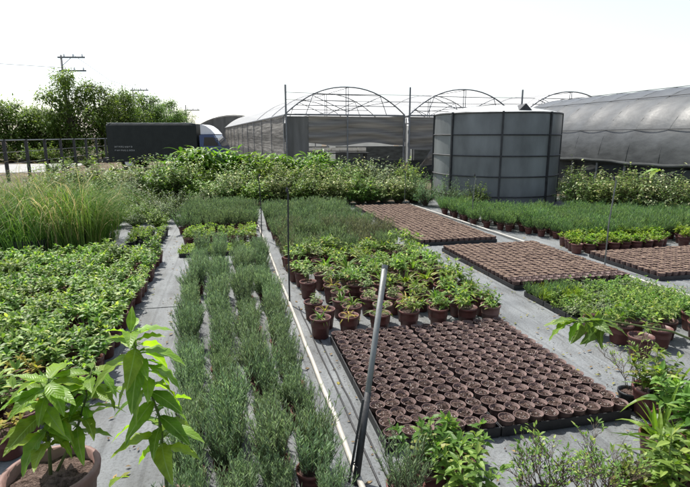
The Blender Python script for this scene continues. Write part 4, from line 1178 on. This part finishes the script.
BL = [big_leaf_mesh(U(.18, .21), U(.062, .08), d, M['sapling'], wav=U(.05, .25)) for d in (.5, .9, 1.3, 1.7, 2.1, 1.1, .7)]
BLD = [big_leaf_mesh(.15, .06, d, M['sapling_dark']) for d in (.8, 1.3, 1.8)]
def put_leaf(t, me, p, az, el, s=1.0, roll=0.0):
    o = new('leaf', me, t, p, 0, s)
    o.rotation_euler = (roll, -el, az)
    return o
def sapling(label, base, stem_pts, pot, leaves, rstem=.008, group=None, potr=1.0):
    t = thing('sapling', label, 'sapling', base, 0, group)
    if pot:
        rt, h = pot
        g = G(); g.lathe([(rt * .72, 0), (rt * .96, h - .05), (rt + .004, h - .045), (rt + .01, h - .005), (rt + .004, h), (rt - .014, h), (rt - .018, h * .6)], 28); g.add('pot', M['pot_pink'], t, smooth=True)
        soil = soil_mesh(rt - .016, h - .05, 20, .012); new('soil', soil, t)
    k = len(stem_pts)
    G().tube(stem_pts, [rstem * (1 - .65 * i / (k - 1)) for i in range(k)], 7).add('stem', M['stem'], t, smooth=True)
    for lf in leaves: put_leaf(t, *lf)
    return t
def along(pts, f):
    k = len(pts) - 1; x = f * k; i = min(int(x), k - 1); a = Vector(pts[i]); b = Vector(pts[i + 1])
    return tuple(a.lerp(b, x - i))
# tall sapling in front of the path
sp = [(0, 0, .02), (.005, .02, .35), (-.005, .04, .6), (-.06, .05, .83), (-.085, .05, .96)]
lv = []
for i in range(46):
    f = .36 + .64 * i / 45
    az = i * 2.4 + U(-.3, .3)
    lv.append((R.choice(BL[1:6] if f < .85 else BL[:3]), along(sp, f), az, U(-.1, .5) if f < .9 else U(.3, .9), U(.75, 1.15) * (1.0 if f < .9 else .8), U(-.5, .5)))
lv.append((BL[0], along(sp, 1), -.1, .25, .85, 0)); lv.append((BL[0], along(sp, 1), 1.4, 1.2, .55, .3))
sapling('tall sapling with long glossy leaves in front of the left path', (-.31, 1.93, .004), sp, (.13, .22), lv)
# sapling in the big pot at the left corner
sp1 = [(0, 0, .3), (.01, 0, .45), (.0, .02, .6), (.03, .03, .72)]
sp1b = [(.02, .02, .3), (.1, .05, .45), (.14, .1, .58), (.17, .12, .7)]
lv = []
for i in range(34):
    f = .3 + .7 * i / 33
    lv.append((R.choice(BL), along(sp1, f), i * 2.4 + U(-.3, .3), U(-.1, .6), U(.75, 1.15), U(-.4, .4)))
for i in range(28):
    f = .35 + .65 * i / 27
    lv.append((R.choice(BL), along(sp1b, f), i * 2.4 + U(-.3, .3), U(-.1, .6), U(.7, 1.05), U(-.4, .4)))
t = sapling('broad sapling in a large faded pot at the lower left corner', (-.79, 2.13, .004), sp1, (.185, .32), lv)
G().tube(sp1b, [.007, .006, .005, .003], 6).add('stem', M['stem'], t, smooth=True)
# neighbours at the lower left edge
sp2 = [(0, 0, .2), (0, .01, .45), (.03, .02, .68)]
lv = [(R.choice(BL), along(sp2, .3 + .7 * i / 15), i * 2.4, U(-.1, .6), U(.7, 1.05), U(-.4, .4)) for i in range(16)]
sapling('sapling cut off by the left edge beside the large pot', (-1.15, 2.2, .004), sp2, (.13, .22), lv)
sp3 = [(0, 0, .15), (.0, .0, .28), (.02, .01, .38)]
lv = [(R.choice(BL), along(sp3, .3 + .7 * i / 11), i * 2.4, U(0, .6), U(.55, .8), U(-.4, .4)) for i in range(12)]
sapling('short sapling at the bottom edge between the big pot and the path', (-.52, 1.86, .004), sp3, (.1, .17), lv)

# right edge: stems leaning into view
sp4 = [(.0, .0, .02), (-.05, .02, .5), (-.2, .04, .83), (-.45, .08, .935), (-.68, .12, .98), (-.84, .15, .985)]
lv = []
for i in range(13):
    f = .86 + .14 * i / 12
    lv.append((BLD[i % 3], along(sp4, f), U(0, 6.28), U(-.9, .5), U(.6, 1.0), U(-1.0, 1.0)))
lv.append((BL[1], along(sp4, 1), pi - .1, -.15, .75, .2)); lv.append((BL[0], along(sp4, .98), pi - .45, .0, .7, -.2)); lv.append((BL[1], along(sp4, .97), pi + .35, -.25, .6, .2))
for i in range(10): lv.append((BLD[i % 3], along(sp4, .1 + .035 * i), i * 2.4, U(-.2, .5), U(.6, .9), U(-.5, .5)))
sapling('arching sapling whose leafy tip hangs over the middle path', (2.14, 1.5, .004), sp4, (.12, .2), lv, .007)
sp5 = [(.0, .0, .02), (-.05, .05, .6), (-.16, .12, 1.15), (-.36, .22, 1.42), (-.47, .28, 1.53)]
lv = [(BL[1], along(sp5, 1), pi + .25, .1, .62, .3), (BL[2], along(sp5, 1), pi - .5, .3, .45, -.3)]
for i in range(12): lv.append((BLD[i % 3], along(sp5, .1 + .03 * i), i * 2.4, U(-.2, .5), U(.6, .9), U(-.5, .5)))
sapling('thin sapling with one lit leaf pair before the hedge at right', (2.55, 1.85, .004), sp5, (.12, .2), lv, .006)

# leafy pots along the lower edge
low_big = [herb_mesh(.24, .15, 10, 6, .085, .04, M['herb'], z0=.12) for _ in range(2)]
low_br = [herb_mesh(.22, .14, 10, 6, .075, .038, M['strap'], z0=.12) for _ in range(2)]
low_nd = [needle_mesh(.25, .12, 50, 22, .035, .005, M['needle'], z0=.12) for _ in range(1)]
low_lance = [strap_mesh(26, .26, .03, M['lush'], z0=.12, el=(.4, 1.4), droop=(.3, 1.4), r0=.05) for _ in range(2)]
def lowp(x, y, fol, label, s=1.0, group=None):
    potted('edge_potted_plant', label, 'potted plant', 'potted plants along the lower edge', x, y, P_ME, R.choice(S_ME), fol, s, fs=1.0)
lowp(.86, 2.02, low_br[0], 'bright green leafy plant before the left corner of the near trays', 1.1)
lowp(1.02, 2.04, low_br[1], 'bright leafy plant before the tray front, right of its twin', 1.05)
lowp(.72, 1.93, low_nd[0], 'grey-green needle plant at the bottom edge beside the slanted post')
lowp(.95, 1.8, low_big[0], 'leafy green plant at the bottom edge below the near trays')
lowp(2.14, 1.98, low_lance[0], 'upright lance-leaved plant right of the near trays', 1.1)
lowp(2.3, 2.06, low_big[1], 'leafy green plant behind the lance-leaved one at lower right', 1.25)
lowp(1.86, 1.66, low_big[0], 'dense leafy plant at the bottom edge, lower right', 1.2)
lowp(2.05, 1.7, low_lance[1], 'broad lance-leaved plant in the lower right corner', 1.35)
lowp(2.3, 1.86, low_big[1], 'leafy green plant cut by the right edge near the corner', 1.4)
lowp(2.48, 2.4, low_br[0], 'pale green leafy plant at the right edge above the corner group', 1.2)
lowp(2.5, 2.3, low_lance[1], 'lance-leaved plant at the right edge behind the corner group', 1.2)
lowp(1.72, 1.7, low_br[1], 'pale leafy plant left of the lower right group', .95)
def twig_shrub(x, y, label, s=1.0):
    b = G(); f = G()
    def grow(p, d, l, r, dep):
        q = p + d * l
        b.tube([tuple(p), tuple(p.lerp(q, .5) + Vector((U(-.01, .01), U(-.01, .01), .004))), tuple(q)], [r, r * .85, r * .7], 4, 0, False)
        if dep == 0:
            for _ in range(1): f.leaf(tuple(q), (d.x + U(-.8, .8), d.y + U(-.8, .8), d.z + U(-.3, .4)), U(.016, .028), .01, .4, .2, 3, True)
        if dep > 0:
            for _ in range(R.choice((2, 2, 3))):
                e = d + Vector((U(-.75, .75), U(-.75, .75), U(-.15, .4))); e.normalize(); grow(q, e, l * U(.6, .9), r * .7, dep - 1)
    for k in range(6):
        a = U(0, 6.28); grow(Vector((cos(a) * .015, sin(a) * .015, .12)), Vector((cos(a) * .45, sin(a) * .45, .9)).normalized(), U(.06, .1), .0035, 4)
    t = thing('twiggy_shrub', label, 'shrub', (x, y, .006), 0, 'twiggy shrubs at the bottom edge', s)
    new('pot', PB_ME, t); new('soil', R.choice(SS_ME), t); b.add('twigs', M['twig'], t); stuff(f.add('foliage', M['herb'], t))
for n, (x, y) in enumerate(((1.12, 1.62), (1.26, 1.68), (1.42, 1.6), (1.56, 1.66), (1.34, 1.76))):
    twig_shrub(x, y, f'nearly bare twiggy shrub at the bottom edge, {nth(n + 1)} of five from the left' if n < 4 else 'nearly bare twiggy shrub standing behind the other four', U(1.0, 1.12))
twig_shrub(2.42, 2.5, 'bare twiggy shrub at the right edge above the corner plants', 1.0)
t = thing('empty_pot', 'empty black pot standing before the near trays', 'flowerpot', (1.18, 2.2, .006)); new('pot', PB_ME, t)

# ------------------------------------------------------------------ fallen leaf bits and crumbs of soil on the mat
g = G()
def bit(x, y, m):
    a = U(0, 6.28); l = U(.006, .028) if m < 2 else U(.004, .012)
    w2 = l * U(.3, .6); z = .0085 + U(0, .004)
    b = len(g.v); c_, s_2 = cos(a), sin(a)
    for u, v, h in ((-l, 0, 0), (0, -w2, U(0, .006)), (l, 0, U(0, .004)), (0, w2, U(0, .006))):
        g.v.append((x + u * c_ - v * s_2, y + u * s_2 + v * c_, z + h))
    g.face((b, b + 1, b + 2), m); g.face((b, b + 2, b + 3), m)
for (x0, x1, y0, y1, n_, edge) in ((-.95, -.55, 1.6, 9.5, 260, 0), (.48, .76, 1.5, 7, 160, 0), (2.4, 3.08, 2.6, 7.2, 300, 1), (.8, 3.0, 1.8, 2.4, 170, 0), (4.8, 5.1, 4.6, 10, 80, 0), (2.5, 4.0, 2.4, 3.1, 170, 0), (.6, 2.4, 4.0, 7.0, 200, 0)):
    for k in range(n_):
        f_ = R.random()
        if R.random() < .6: f_ = f_ * .22 if R.random() < .5 else 1 - f_ * .22
        bit(x0 + (x1 - x0) * f_, U(y0, y1), R.choice((0, 0, 1, 2, 2, 2)))
o = stuff(g.add('leaf_litter', [M['litter'], M['yellowing'], M['soil']])); tag(o, 'scattered fallen leaf bits and soil crumbs on the grey mat', 'litter')
